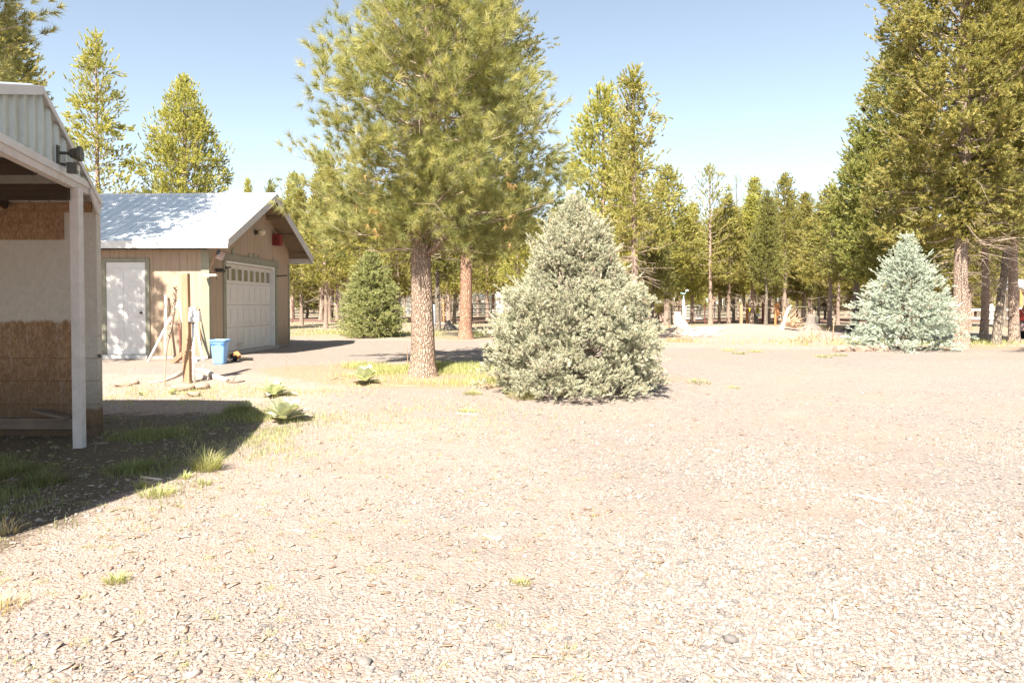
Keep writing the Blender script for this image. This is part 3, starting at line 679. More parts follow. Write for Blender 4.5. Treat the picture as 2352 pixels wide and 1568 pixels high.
# tiny sprouts over the foreground
rr = np.random.default_rng(21); cx, cy = wedge(620, 2.9, 11, .9, rr)
kk = rr.random(len(cx)) < np.clip(1.1 - .32 * (cx + 1.5), .06, 1); cx, cy = cx[kk], cy[kk]
mm = rr.integers(8, 26, len(cx)); xx = np.repeat(cx, mm) + rr.normal(0, .018, mm.sum()); yy = np.repeat(cy, mm) + rr.normal(0, .018, mm.sum())
P, T, vv = blades(xx, yy, rr.uniform(.012, .04, len(xx)), rr.uniform(.3, 1.6, len(xx)), np.full(len(xx), .0016), rr)
tag(mesh_obj('grass_sprouts', P, T, M['grass'], var=vv), 'tiny green grass sprouts dotted over the foreground gravel', 'grass', kind='stuff')
g1 = G(1000, 845)
grass_patch('grass', [(-1.75, 14.3, 1.2, .7, 2.2), (-3.0, 13.9, .8, .5, .8), (-.3, 14.4, 1.4, .6, 1.2), (-.9, 12.9, 1.4, .5, .6), (-3.0, 14.6, .9, .4, .6), (.4, 13, 1, .35, .3)], 26000, .13, M['grass'], 31, 'pale green spring grass round the foot of the big pine', clump=1.3)
grass_patch('shaded_grass', [(-5.0, 8.6, 1.5, .9, 2), (-4.3, 7.4, 1.3, 1.4, 2), (-4.3, 6.0, 1.3, 1.0, 1.6), (-3.9, 9.6, 1.2, .9, 1.4), (-5.6, 7.2, .9, 1.2, 1)], 60000, .075, M['grass_green'], 32, 'thin dark green grass growing in the shadow beside the shed', .0026, clump=1.15)
grass_patch('edge_grass', [(-3.3, 9.8, .9, 1.0, 1.5), (-2.7, 8.3, .8, 1.3, 1.2), (-5.5, 11.6, 1.8, 1.2, 2), (-3.6, 12.2, 1.4, 1, 1.2), (-1, 10, 2, 1.4, .8)], 15000, .07, M['grass'], 33, 'sparse yellow green grass in the sandy ground left of the driveway', .0028, clump=1.7)
grass_patch('meadow_grass', [(12.5, 23, 4.5, 1.6, 2), (-1.2, 28.5, 3.6, 1.8, 2), (-9, 31, 5, 3, 1.5), (-6, 30, 6, 3, 1), (10, 21.8, 2, .5, .2), (-13, 40, 8, 8, 1)], 22000, .16, M['grass'], 34, 'tall pale grass under the pines behind the driveway', .007, clump=.8)
grass_patch('dry_grass', [(5.2, 23.5, 2.0, .9, .35), (4.6, 26, 1.5, 1, .4), (12, 38, 7, 1.5, 1.0), (18, 37, 8, 3, 1.2), (2, 40, 14, 6, 1.5)], 20000, .16, M['dry'], 35, 'dry straw coloured grass round the sandy clearing', .008, clump=.9)

def tuft(px, py, h, rad, n, mat, label, seed, group='grass tufts beside the driveway', lean=.7, wid=.0035, name='grass_tuft'):
    rr = np.random.default_rng(seed); g = G(px, py)
    t = thing(name, g, label, 'grass tuft', group)
    r = rad * np.sqrt(rr.random(n)); a = rr.random(n) * 6.28
    xx = g[0] + r * np.cos(a); yy = g[1] + r * np.sin(a)
    P, T, vv = blades(xx, yy, h * rr.uniform(.3, 1.15, n) * (1.15 - .5 * r / rad), (.15 + r / rad * rr.uniform(.3, 1.2, n)) * lean * 1.7, np.full(n, wid) * rr.uniform(.5, 1.1, n), rr, az=a + rr.normal(0, .7, n))
    mesh_obj('blades', P, T, mat, t, var=vv); return t
tuft(475, 1078, .26, .12, 420, M['grass'], 'tall spiky grass tuft in the sun at the edge of the shed shadow', 41)
tuft(362, 1136, .11, .14, 260, M['grass'], 'low green grass tuft below the tall spiky one, nearer the camera', 42)
tuft(325, 1120, .15, .06, 70, M['grass'], 'thin upright grass tuft left of the low green tuft, on the shadow edge', 43)
tuft(425, 1098, .10, .06, 80, M['grass'], 'small grass tuft just below left of the tall spiky tuft', 44)
tuft(468, 1112, .07, .08, 120, M['grass'], 'flat small tuft in front of the tall spiky grass', 45)
tuft(310, 1080, .14, .16, 420, M['grass_green'], 'dark green grass clump in the shed shadow near its sunny edge', 46)
tuft(95, 1110, .15, .2, 420, M['grass_green'], 'dark grass clump in shade straight below the shed post', 47)
tuft(30, 1090, .17, .2, 420, M['grass_green'], 'dark grass clump in shade at the left edge of the picture', 48)
tuft(15, 1225, .18, .07, 60, M['dry'], 'straw and green blades at the left edge where shade meets sun', 49)
tuft(268, 1335, .07, .07, 160, M['grass'], 'lone small grass tuft on the pale sand in the left foreground', 50)
tuft(1196, 1340, .05, .05, 110, M['grass'], 'lone yellow green sprig on the gravel in the middle foreground', 51)
tuft(1072, 946, .07, .13, 260, M['grass'], 'low bright grass tuft on the gravel between pine and spruce', 52)
tuft(1085, 905, .09, .15, 300, M['grass'], 'grass tuft left of the foot of the grey green spruce', 53)
tuft(1205, 912, .12, .3, 700, M['grass'], 'wide grass tuft along the front foot of the grey green spruce', 54)
tuft(1380, 905, .09, .16, 260, M['grass'], 'small grass tuft under the middle of the grey green spruce', 55)
tuft(1290, 908, .07, .14, 180, M['grass'], 'low grass tuft under the left middle of the grey green spruce', 56)
tuft(545, 945, .17, .2, 420, M['grass_green'], 'broad grass clump half in shadow at the tip of the shed shadow', 57)
tuft(1685, 890, .05, .12, 160, M['grass'], 'isolated flat green patch on the driveway right of the spruce', 58)
tuft(0, 1400, .12, .12, 120, M['dry'], 'dead brown grass clump at the left edge of the foreground sand', 59)
for i, (px, py) in enumerate(((1672, 805), (1700, 812), (1735, 808), (1890, 820), (1925, 816), (1605, 878))):
    tuft(px, py, .09, .22, 160, M['grass'], ['small tuft at the near edge of the clearing, leftmost of three close ones', 'small tuft at the near edge of the clearing, middle of three close ones', 'small tuft at the near edge of the clearing, rightmost of three close ones', 'yellow green tuft left of the stones by the blue spruce', 'yellow green tuft just right of its twin left of the blue spruce stones', 'small tuft on the driveway close to the right side of the big spruce'][i], 70 + i, wid=.006)

# ------------------------------------------------------------------ mullein rosettes
def leaf(c, az, L, Wd, up, arch, rr):
    V = []; n = 7; d = np.array([math.cos(az), math.sin(az), 0]); s_ = np.array([-math.sin(az), math.cos(az), 0])
    for k in range(n + 1):
        t = k / n; wv = Wd * (math.sin(math.pi * min(1, t * .86 + .08)) ** .8) * (1 if t < 1 else .45)
        r = L * t * math.cos(up) + .0; z = L * (t * math.sin(up) - arch * t * t) 
        m = np.array(c) + d * r + np.array([0, 0, max(z, .004)])
        cup = .28 * wv
        V += [m - s_ * wv + [0, 0, cup], m - s_ * wv * .5 + [0, 0, cup * .15], m, m + s_ * wv * .5 + [0, 0, cup * .15], m + s_ * wv + [0, 0, cup]]
    Fs = [(k * 5 + j, k * 5 + j + 1, k * 5 + j + 6, k * 5 + j + 5) for k in range(n) for j in range(4)]
    return V, Fs
def mullein(px, py, s, label, seed, n=22, drop=0):
    rr = np.random.default_rng(seed); g = G(px, py); V = []; Fs = []; var = []
    t = thing('mullein_plant', g, label, 'mullein', 'mullein rosettes beside the driveway')
    for i in range(n):
        f = i / n; az = i * 2.399 + rr.normal(0, .25); up = .42 + .85 * f ** .8 + rr.normal(0, .1)
        v, q = leaf(g + [0, 0, .01 + .02 * f], az, s * rr.uniform(.75, 1.1) * (1 - .25 * f), s * .19 * rr.uniform(.8, 1.15), up, .20 * (1 - f) + .05 + .1 * rr.random(), rr)
        Fs += [tuple(a + len(V) for a in q_) for q_ in q]; V += v; var += [rr.random()] * len(v)
    o = mesh_obj('leaves', np.array(V), np.array(Fs), M['mullein'], t, var=np.array(var), smooth=True, k=4)
    return t
mullein(655, 968, .46, 'largest pale green mullein rosette, nearest the camera on the gravel edge', 1, 24)
tm = mullein(630, 910, .40, 'mullein rosette with a dead brown stalk, behind the nearest one', 2, 22)
mullein(838, 880, .46, 'pointed pale mullein rosette left of the big pine trunk', 3, 22)
mullein(566, 940, .2, 'mullein rosette half in the shadow of the shed', 4, 16)
mullein(395, 905, .14, 'small bright rosette in front of the rock at the wooden post', 5, 14)
mullein(1305, 905, .13, 'small flat rosette under the front of the grey green spruce', 6, 12)
mullein(1160, 905, .12, 'small flat rosette at the left front corner of the big spruce', 7, 12)
mullein(322, 908, .12, 'tiny rosette between the shed corner and the dried stalk', 8, 10)
b = MB(); rr = np.random.default_rng(4); g = G(622, 905)
b.tube([g + [-.03, 0, 0], g + [-.05, 0, .12], g + [-.02, .01, .25]], [.014, .02, .012], 7, wob=.5)
for k in range(14): b.rock(g + [-.04 + .03 * rr.normal(), .02 * rr.normal(), .08 + .17 * rr.random()], (.035, .03, .04), k)
b.build('dead_stalk', M['twig'], tm)

# ------------------------------------------------------------------ trees
def tufts(P, D, L, K, nl, wd, a0, a1, rr, up=0.0, jl=.25):
    """needle triangles round twig axes"""
    n = len(P); D = D / (np.linalg.norm(D, axis=1)[:, None] + 1e-9)
    u = np.where(np.abs(D[:, 2:3]) < .9, np.array([[0, 0, 1.]]), np.array([[1., 0, 0]]))
    A = np.cross(D, u); A /= np.linalg.norm(A, axis=1)[:, None]; B = np.cross(D, A)
    ph = rr.uniform(0, 2 * np.pi, (n, K)); al = rr.uniform(a0, a1, (n, K)); t = rr.random((n, K)) 
    al = al * (1.15 - .4 * t)
    rad = A[:, None] * np.cos(ph)[..., None] + B[:, None] * np.sin(ph)[..., None]
    nd = D[:, None] * np.cos(al)[..., None] + rad * np.sin(al)[..., None]; nd[..., 2] += up
    base = P[:, None] + D[:, None] * (t * L[:, None])[..., None]
    ln = nl * rr.uniform(1 - jl, 1 + jl, (n, K))
    tip = base + nd * ln[..., None]
    sd_ = np.cross(nd, rr.normal(size=(n, K, 3))); sd_ /= (np.linalg.norm(sd_, axis=-1)[..., None] + 1e-9); sd_ *= wd / 2
    V = np.stack([base - sd_, base + sd_, tip], 2).reshape(-1, 3)
    T = np.arange(len(V)).reshape(-1, 3)
    var = np.repeat(np.clip(rr.normal(.5, .22, n), 0, 1), K * 3)
    return V, T, var
def prof(pts):
    zs = [p[0] for p in pts]; rs = [p[1] for p in pts]; return lambda z: float(np.interp(z, zs, rs))
def grow(seed, H, z0, R, nb, elev, curve, ds, sl, sang, smin, tw_sp, twL, tw_ang, trunk=None, pz=.85, azf=None, upb=.25, sub_up=.15, dead=0, dead_z=(1, 3), sub_t0=.3, trad=(.12, .03), thick=.012, whorl=0, jr=(.72, 1.08), deadL=1, ncl=0, ctw=12, crad=.14, cin=.45, cflat=.7, cup=.5, czp=1.0):
    rr = np.random.default_rng(seed); bm = MB(); TP, TD = [], []
    if trunk is None: trunk = lambda z: np.array([0, 0, z])
    for i in range(nb):
        fr = ((i + .5) / nb) ** pz; z = z0 + (H * .985 - z0) * fr
        if whorl: z = z0 + round((z - z0) / whorl) * whorl + rr.normal(0, whorl * .12)
        z = min(z, H * .99)
        az = i * 2.39996 + rr.normal(0, .25); e0 = math.tan(elev[0] + (elev[1] - elev[0]) * fr) + curve; zt = z
        for _ in range(6): zt = .5 * zt + .5 * min(H, z + R(zt) * e0)
        L = max(.06, R(zt) * rr.uniform(*jr) * (azf(az, z) if azf else 1))
        e = elev[0] + (elev[1] - elev[0]) * fr + rr.normal(0, .08); o = trunk(z); d = np.array([math.cos(az), math.sin(az), 0]); n = 7
        bend = rr.normal(0, .12); sv = np.array([-d[1], d[0], 0])
        pts = [o + d * L * s_ + sv * L * bend * s_ * s_ + np.array([0, 0, L * (math.tan(e) * s_ + curve * s_ * s_)]) for s_ in np.linspace(0, 1, n)]
        pts = np.array(pts); pts[1:-1] += rr.normal(0, .012 * L, (n - 2, 3))
        r0 = thick * (.5 + L); bm.tube(pts, np.linspace(r0, .003, n), 5, cap=False)
        ns = max(2, int(L * (1 - smin) / ds)); sp = np.linspace(0, 1, n)
        for j in range(ns + 1):
            s_ = smin + (1 - smin) * (j + rr.random() * .6) / (ns + .6) if j < ns else .995
            q = np.array([np.interp(s_, sp, pts[:, k]) for k in range(3)])
            s2 = min(1, s_ + .1); s1 = s2 - .15; tg = np.array([np.interp(s2, sp, pts[:, k]) - np.interp(s1, sp, pts[:, k]) for k in range(3)]); tg /= np.linalg.norm(tg)
            if j < ns:
                a = sang * rr.uniform(.6, 1.25) * (1 if j % 2 else -1); l = sl * (.45 + .9 * (1 - s_)) * rr.uniform(.6, 1.2)
                c_, n_ = math.cos(a), math.sin(a); dd = np.array([tg[0] * c_ - tg[1] * n_, tg[0] * n_ + tg[1] * c_, tg[2] + sub_up + rr.normal(0, .18)])
            else: dd = tg + [0, 0, sub_up * .5]; l = sl * .45
            l = min(l, .06 + L * .42); dd /= np.linalg.norm(dd)
            end = q + dd * l + np.array([0, 0, sub_up * l * .4])
            if l > .1: bm.tube([q, (q + end) / 2, end], [.004 + thick * .15, .004, .002], 3, cap=False)
            nt_ = max(1, int(l * (1 - sub_t0) / tw_sp))
            for m in range(nt_ + 1):
                t_ = sub_t0 + (1 - sub_t0) * (m + (rr.random() * .5 if m < nt_ else 0)) / max(nt_, 1); t_ = min(t_, 1)
                a = tw_ang * rr.uniform(.4, 1.2) * (1 if m % 2 else -1) if m < nt_ else 0
                c_, n_ = math.cos(a), math.sin(a); d2 = np.array([dd[0] * c_ - dd[1] * n_, dd[0] * n_ + dd[1] * c_, dd[2] + upb + rr.normal(0, .22)])
                TP.append(q + (end - q) * t_); TD.append(d2)
    # sprays filling the crown's volume
    if ncl:
        fr = rr.random(ncl) ** czp; zz = z0 + (H - z0) * fr
        kp = rr.random(ncl) < np.array([R(z_) + .15 for z_ in zz]) / max(R(z_) for z_ in zz); zz, fr = zz[kp], fr[kp]; m = len(zz)
        aa = rr.random(m) * 6.283; uu = (cin ** 2 + (1 - cin ** 2) * rr.random(m)) ** .5
        cc = np.array([trunk(z_) for z_ in zz]); RR_ = np.array([R(z_) * (azf(a_, z_) if azf else 1) for a_, z_ in zip(aa, zz)]) * uu
        # lumpy outline and gaps that follow the whorls
        lump = .66 + .62 * fbm(aa * 1.9 + seed, zz * 1.7, 3)
        od = np.stack([np.cos(aa), np.sin(aa), np.zeros(m)], -1)
        cen = cc + od * (RR_ * lump)[:, None]
        
        k_ = rr.poisson(ctw, m); ii = np.repeat(np.arange(m), k_); g_ = rr.normal(size=(len(ii), 3)) * crad; g_[:, 2] *= cflat
        sz_ = rr.uniform(.6, 1.35, m)[ii][:, None]
        cd = od * .8 + rr.normal(0, .45, (m, 3)); cd[:, 2] += cup
        TPx = cen[ii] + g_ * sz_; dx = cd[ii] + g_ / crad * .35 + rr.normal(0, .15, (len(ii), 3))
        TP.extend(TPx); TD.extend(dx)
    # leader
    for k in range(7): TP.append(trunk(H + .10 - .05 * k)); TD.append(np.array([rr.normal(0, .2), rr.normal(0, .2), 1]))
    for i in range(dead):
        z = rr.uniform(*dead_z); az = rr.random() * 6.28; L = rr.uniform(.25, 1.1) * deadL; d = np.array([math.cos(az), math.sin(az), rr.normal(-.05, .2)]); o = trunk(z)
        p1 = o + d * L * .5 + rr.normal(0, .05, 3); p2 = o + d * L + rr.normal(0, .1, 3) + [0, 0, -.08 * L]
        bm.tube([o, p1, p2], [.012, .008, .003], 4, cap=False)
        for k in range(3): bm.tube([o + (p2 - o) * rr.uniform(.3, .9), o + (p2 - o) * 1.0 + rr.normal(0, .16, 3)], [.005, .002], 3, cap=False)
    TP = np.array(TP); TD = np.array(TD); TL = twL * rr.uniform(.65, 1.25, len(TP))
    return bm, TP, TD, TL, rr
def trunk_mb(path, rad, n=20, wob=.16, seed=0, flare=0):
    b = MB(); b.tube(path, rad, n, wob=wob, seed=seed); return b
def make_tree(name, label, cat, base, seed, H, z0, R, bark_m, leaf_m, K, nl, wd, ang, group=None, r0=.12, r1=.015, bend=.0, leanx=0, leany=0, tscale=1, flare=1.5, **kw):
    rr = np.random.default_rng(seed + 900)
    ph = rr.random(4) * 6.28
    def trunk(z): return np.array([leanx * z + bend * math.sin(z * .9 + ph[0]) * min(1, z / 2), leany * z + bend * math.sin(z * .7 + ph[1]) * min(1, z / 2), z])
    bm, TP, TD, TL, rr = grow(seed, H, z0, R, trunk=trunk, **kw)
    base = np.array(base, float)
    t = thing(name, base, label, cat, group)
    zs = np.concatenate([[-.15, 0, .12, .3], np.linspace(.6, H, 22)])
    rad = [(r0 + (r1 - r0) * max(0, z) / H) * (flare if z <= 0 else 1 + (flare - 1) * math.exp(-z / .16)) for z in zs]
    tb = MB(); tb.tube([base + trunk(z) for z in zs], rad, 18, wob=.14, seed=seed)
    tr = tb.build('trunk', bark_m, t, smooth=True)
    bb = MB(); bb.v = [tuple(np.array(v) + base) for v in bm.v]; bb.f = bm.f
    bb.build('branches', M['twig'], t, smooth=True)
    V, T, var = tufts(TP + base, TD, TL, K, nl, wd, ang[0], ang[1], rr)
    mesh_obj('crown', V, T, leaf_m, t, var=var)
    return t

# --- the big long-needled pine in the middle
pb = G(972, 862)
AZS = math.atan2(-SH[1], -SH[0])
def sunside(az, z, zl, zh, k): return 1 - k * max(0, math.cos(az - AZS)) ** .7 * (1 - float(sstep(zl, zh, z)))
def az_main(az, z): return (1 - .5 * math.exp(-(((az + 1.45 + math.pi) % (2 * math.pi) - math.pi) / .3) ** 2) * (z > 3.4)) * sunside(az, z, 3.2, 5.2, .72) * (1 + .14 * max(0, -math.cos(az)) * (z < 4.4)) * (1 + .06 * math.sin(3 * az + z * 1.7) + .06 * math.sin(az * 2 - z * 2.3))
Rm = prof([(2.3, 1.6), (2.7, 2.3), (3.2, 2.8), (3.8, 2.85), (4.4, 2.3), (5.2, 2.05), (5.9, 1.95), (6.5, 1.6), (7.4, 1.3), (8.8, .95), (10.4, .3), (11, .1)])
main = make_tree('ponderosa_pine', 'large long-needled pine with a thick fissured trunk in the middle of the yard', 'pine tree', pb, 11, 11, 2.35, Rm, M['bark_pond'], M['pond'], 56, .17, .0072, (.1, 1.3), leanx=.018,
                 r0=.225, r1=.04, bend=.07, flare=1.4, nb=135, elev=(-.18, .7), curve=.18, ds=.17, sl=.75, sang=.8, smin=.3, tw_sp=.2, twL=.10, tw_ang=.7, pz=.95, azf=az_main, upb=.35, sub_up=.3, dead=46, dead_z=(2.2, 5), sub_t0=.35, thick=.016, deadL=1.3, ncl=740, ctw=11, crad=.15, cin=.4, cflat=.8, cup=.45)
b = MB(); q = pb + [.0, 0, 0]
b.tube([q + [.08, -.05, 2.25], q + [.35, -.3, 2.45], q + [.62, -.45, 2.75], q + [.55, -.5, 2.95], q + [.42, -.55, 2.9]], [.075, .06, .05, .035, .02], 8, wob=.3)
b.tube([q + [.62, -.45, 2.72], q + [.95, -.6, 2.95], q + [1.5, -.7, 3.0]], [.045, .03, .012], 7, wob=.3)
b.build('limb', M['bark_pond'], main, smooth=True)
rr = np.random.default_rng(77); Pd = pb + np.stack([rr.choice([-.75, -.65, 1.6], 60) + rr.normal(0, .2, 60), -.4 + rr.normal(0, .3, 60), rr.choice([2.85, 2.95, 3.6], 60) + rr.normal(0, .14, 60)], -1)
V, T, var = tufts(Pd, np.stack([rr.normal(0, .5, 60), rr.normal(0, .5, 60), -np.ones(60)], -1), np.full(60, .05), 14, .13, .006, .3, 1.3, rr)
mesh_obj('dead_needles', V, T, M['brownneedle'], main, var=var)
# --- second big pine behind it
p2 = G(1069, 778)
make_tree('ponderosa_pine', 'tall dark pine with a straight reddish trunk, right behind the large middle pine', 'pine tree', p2, 12, 15.5, 3.3, prof([(3.2, 2.4), (4.5, 3.0), (8, 2.8), (11, 2.3), (13, 1.6), (15.5, .2)]), M['bark_red'], M['lodge_dark'], 24, .11, .024, (.1, 1.2), azf=lambda a, z: sunside(a, z, 4, 7, .75),
          r0=.235, r1=.04, flare=1.35, bend=.04, nb=230, elev=(-.2, .6), curve=.15, ds=.26, sl=.8, sang=.8, smin=.3, tw_sp=.17, twL=.2, tw_ang=.7, pz=.95, upb=.4, sub_up=.25, dead=70, dead_z=(2.6, 6), sub_t0=.3, thick=.010, deadL=1.5, ncl=1100, ctw=9, crad=.2, cin=.3, cflat=.7)

# --- three spruces
sp = G(1320, 893)
Rs = prof([(0, 1.38), (.35, 1.5), (.74, 1.44), (1.0, 1.36), (1.2, 1.18), (1.4, 1.16), (1.55, 1.22), (1.68, 1.06), (1.8, .76), (2.0, .72), (2.3, .67), (2.5, .58), (2.7, .42), (2.9, .22), (3.05, .08), (3.15, .02)])
def az_sp(az, z): return .93 + .13 * (1 - (z / .3 + .12 * math.sin(az * 4 + z)) % 1) + .06 * math.sin(3 * az + z * 5) + .06 * math.sin(5 * az - z * 4)
spr = make_tree('spruce', 'dense grey green spruce with cones, full to the ground beside the driveway', 'spruce tree', sp, 21, 3.15, .05, Rs, M['bark_grey'], M['spruce_mid'], 40, .034, .0085, (.3, 1.25),
          r0=.1, r1=.012, flare=1.2, nb=300, elev=(-.12, .75), curve=.16, ds=.085, sl=.34, sang=.75, smin=.4, tw_sp=.055, twL=.075, tw_ang=.75, pz=.8, azf=az_sp, upb=.4, sub_up=.28, sub_t0=.15, thick=.006, jr=(.8, 1.03), ncl=2300, ctw=11, crad=.045, cin=.72, cflat=.9, cup=.6)
b = MB(); rr = np.random.default_rng(5)
for k in range(190):
    z = 1.7 + 1.6 * rr.random() ** .8; a = rr.random() * 6.28; r = Rs(z) * rr.uniform(.8, 1.0); c = sp + [r * math.cos(a), r * math.sin(a), z]
    b.tube([c + [0, 0, .01], c + [0, 0, -.015], c + [rr.normal(0, .006), rr.normal(0, .006), -.05], c + [rr.normal(0, .01), rr.normal(0, .01), -.075]], [.004, .015, .013, .004], 7)
b.build('cones', plain('cone_scales', (.50, .36, .27), .8, .25, 60), spr)
gs = G(853, 772)
make_tree('spruce', 'small green spruce standing on the grass left of the big pine trunk', 'spruce tree', gs, 22, 3.1, .05, prof([(0, 1.05), (.3, 1.22), (1.0, 1.15), (1.7, .88), (2.2, .62), (2.6, .38), (2.9, .15), (3.1, .02)]), M['bark_grey'], M['spruce_green'], 28, .05, .017, (.3, 1.2),
          azf=lambda a, z: .8 + .3 * (1 - (z / .3 + .15 * math.sin(a * 3)) % 1), r0=.08, r1=.01, nb=150, elev=(-.1, .6), curve=.1, ds=.12, sl=.42, sang=.8, smin=.3, tw_sp=.085, twL=.11, tw_ang=.8, pz=.8, upb=.15, sub_up=.15, sub_t0=.15, thick=.006, whorl=.27, jr=(.7, 1.08), ncl=1000, ctw=8, crad=.085, cin=.5, cflat=.45, cup=.15)
bs = G(2080, 803)
def az_bs(az, z): return .80 + .28 * (1 - (z / .29 + .14 * math.sin(az * 3)) % 1) + .1 * math.sin(2 * az + 1.5 + z) + .07 * math.sin(5 * az)
make_tree('blue_spruce', 'silvery blue spruce in layers, beside the trunk at the right', 'spruce tree', bs, 23, 2.95, .05, prof([(0, 1.44), (.3, 1.42), (.9, 1.2), (1.5, .92), (1.9, .72), (2.25, .47), (2.6, .22), (2.92, .02)]), M['bark_grey'], M['spruce_blue'], 34, .040, .0125, (.3, 1.2),
          r0=.09, r1=.012, nb=125, elev=(-.08, .7), curve=.14, ds=.13, sl=.46, sang=.75, smin=.25, tw_sp=.075, twL=.1, tw_ang=.8, pz=.8, azf=az_bs, upb=.12, sub_up=.1, sub_t0=.1, thick=.006, whorl=.26, jr=(.72, 1.1), ncl=1000, ctw=8, crad=.08, cin=.5, cflat=.4, cup=.12)

# --- lodgepole prototypes used for the woods (unit: real metres, scaled on placing)
LG = 'slender pines in the woods behind the fence'
protos = []
def lodge_proto(seed, H, z0, Rmax, nb, leaf_m, K, wd, name='lodgepole_pine', top=.12, bark_k='bark_pale', nlen=.085, tw=.26, **kw):
    R = prof([(z0, Rmax * .7), (z0 + (H - z0) * .2, Rmax), (z0 + (H - z0) * .55, Rmax * .72), (H * .93, Rmax * .26), (H, .08)])
    d = dict(nb=nb, elev=(-.1, .75), curve=.22, ds=.3, sl=.62, sang=.7, smin=.25, tw_sp=.26, twL=tw * .65, tw_ang=.7, pz=.9, upb=.55, sub_up=.3, dead=26, dead_z=(1.2, z0 + 1.2), sub_t0=.25, thick=.007, bend=.05, jr=(.5, 1.25), ncl=380, ctw=13, crad=.12, cin=.2, cflat=.8, cup=.6)
    d.update(kw)
    return make_tree(name, 'x', 'pine tree', (0, 0, 0), seed, H, z0, R, M[bark_k], leaf_m, K, nlen, wd, (.2, 1.15), r0=.13, r1=.02, flare=1.25, **d)
MP = [lodge_proto(101, 10, 2.6, 1.5, 105, M['lodge'], 18, .04), lodge_proto(102, 10, 2.2, 1.25, 90, M['lodge'], 18, .04),
      lodge_proto(103, 10, 3.2, 1.7, 115, M['lodge'], 18, .04, leanx=.01), lodge_proto(104, 10, 2.8, 1.3, 85, M['lodge_dark'], 18, .04, bark_k='bark_grey')]
# far, light versions (fewer, broader needles)
FP = [lodge_proto(111, 12, 3.0, 1.7, 60, M['lodge'], 9, .09, ds=.42, tw_sp=.3, nlen=.14, tw=.34, dead=8, ncl=330, ctw=7, crad=.25), lodge_proto(112, 12, 3.6, 1.4, 52, M['lodge'], 9, .09, ds=.42, tw_sp=.3, nlen=.14, tw=.34, dead=8, ncl=330, ctw=7, crad=.25, bark_k='bark_grey'),
      lodge_proto(113, 12, 2.6, 1.9, 60, M['lodge'], 9, .09, ds=.42, tw_sp=.3, nlen=.14, tw=.34, dead=8, ncl=330, ctw=7, crad=.25)]
used = set()
def place(src, px, Y, ytop, label, group=None, wscale=1.0, rz=None, name=None):
    g = GX(px, Y); H0 = 10 if src in MP else 12
    H = CAMZ + (700 - ytop) / F * Y - g[2]; s = H / H0
    rz = random.random() * 6.28 if rz is None else rz
    if src.name not in used:
        used.add(src.name); o = src; o.location = g; o.rotation_euler = (0, 0, rz); o.scale = (s * wscale, s * wscale, s); o['label'] = label
        if group: o['group'] = group
    else:
        o = copy_thing(src, g, rz, s * wscale, s, label=label, group=group)
        if group is None and 'group' in o: del o['group']
    return o
# left: behind shed and garage
make_tree('lodgepole_pine', 'tall narrow pine with knobbly sparse top behind the garage roof, left of the bushier one', 'pine tree', GX(228, 30), 31, 12.4, 3, prof([(3, 2.1), (6, 1.75), (8, 1.3), (9.5, 1.0), (11, .62), (11.6, .5), (12.4, .08)]), M['bark_pale'], M['lodge'], 24, .08, .032, (.2, 1.15),
          r0=.16, r1=.02, nb=120, elev=(-.1, .65), curve=.3, ds=.26, sl=.5, sang=.7, smin=.15, tw_sp=.24, twL=.15, tw_ang=.7, upb=.5, sub_up=.3, jr=(.45, 1.2), thick=.012, ncl=330, ctw=13, crad=.115, cin=.3, cflat=.6)
make_tree('lodgepole_pine', 'bushy golden green pine with upswept branches behind the middle of the garage roof', 'pine tree', GX(428, 32), 32, 11.2, 2.5, prof([(2.5, 2.2), (5, 2.0), (7.5, 1.75), (9, 1.35), (10.2, .7), (11.2, .08)]), M['bark_pale'], M['lodge'], 24, .08, .032, (.15, 1.0),
          r0=.16, r1=.02, nb=170, elev=(.15, .9), curve=.35, ds=.24, sl=.55, sang=.6, smin=.2, tw_sp=.24, twL=.15, tw_ang=.6, upb=.8, sub_up=.5, jr=(.7, 1.1), thick=.012, ncl=800, ctw=13, crad=.115, cin=.3, cflat=.9, cup=.9)
make_tree('ponderosa_pine', 'dark long-needled pine rising behind the shed at the top left corner', 'pine tree', (-11.6, 13.2, .3), 33, 13.5, 4.2, prof([(4, 1.9), (6, 2.6), (8, 2.6), (10, 2.2), (12, 1.5), (13.5, .2)]), M['bark_pond'], M['pond'], 36, .16, .013, (.15, 1.2),
          r0=.2, r1=.03, nb=130, elev=(-.1, .6), curve=.15, ds=.2, sl=.7, sang=.8, smin=.3, tw_sp=.2, twL=.1, tw_ang=.7, upb=.35, sub_up=.3, thick=.016, ncl=800, ctw=9, crad=.2, cin=.25)
place(MP[0], 25, 24, 60, 'pine with small round clumps showing right above the shed roof ridge', wscale=1.15)
place(MP[1], 573, 75, 415, 'tiny far pine top showing above the garage ridge, left of two', wscale=.6)
place(MP[3], 623, 60, 417, 'small far pine top showing above the garage ridge near its peak', wscale=.7)
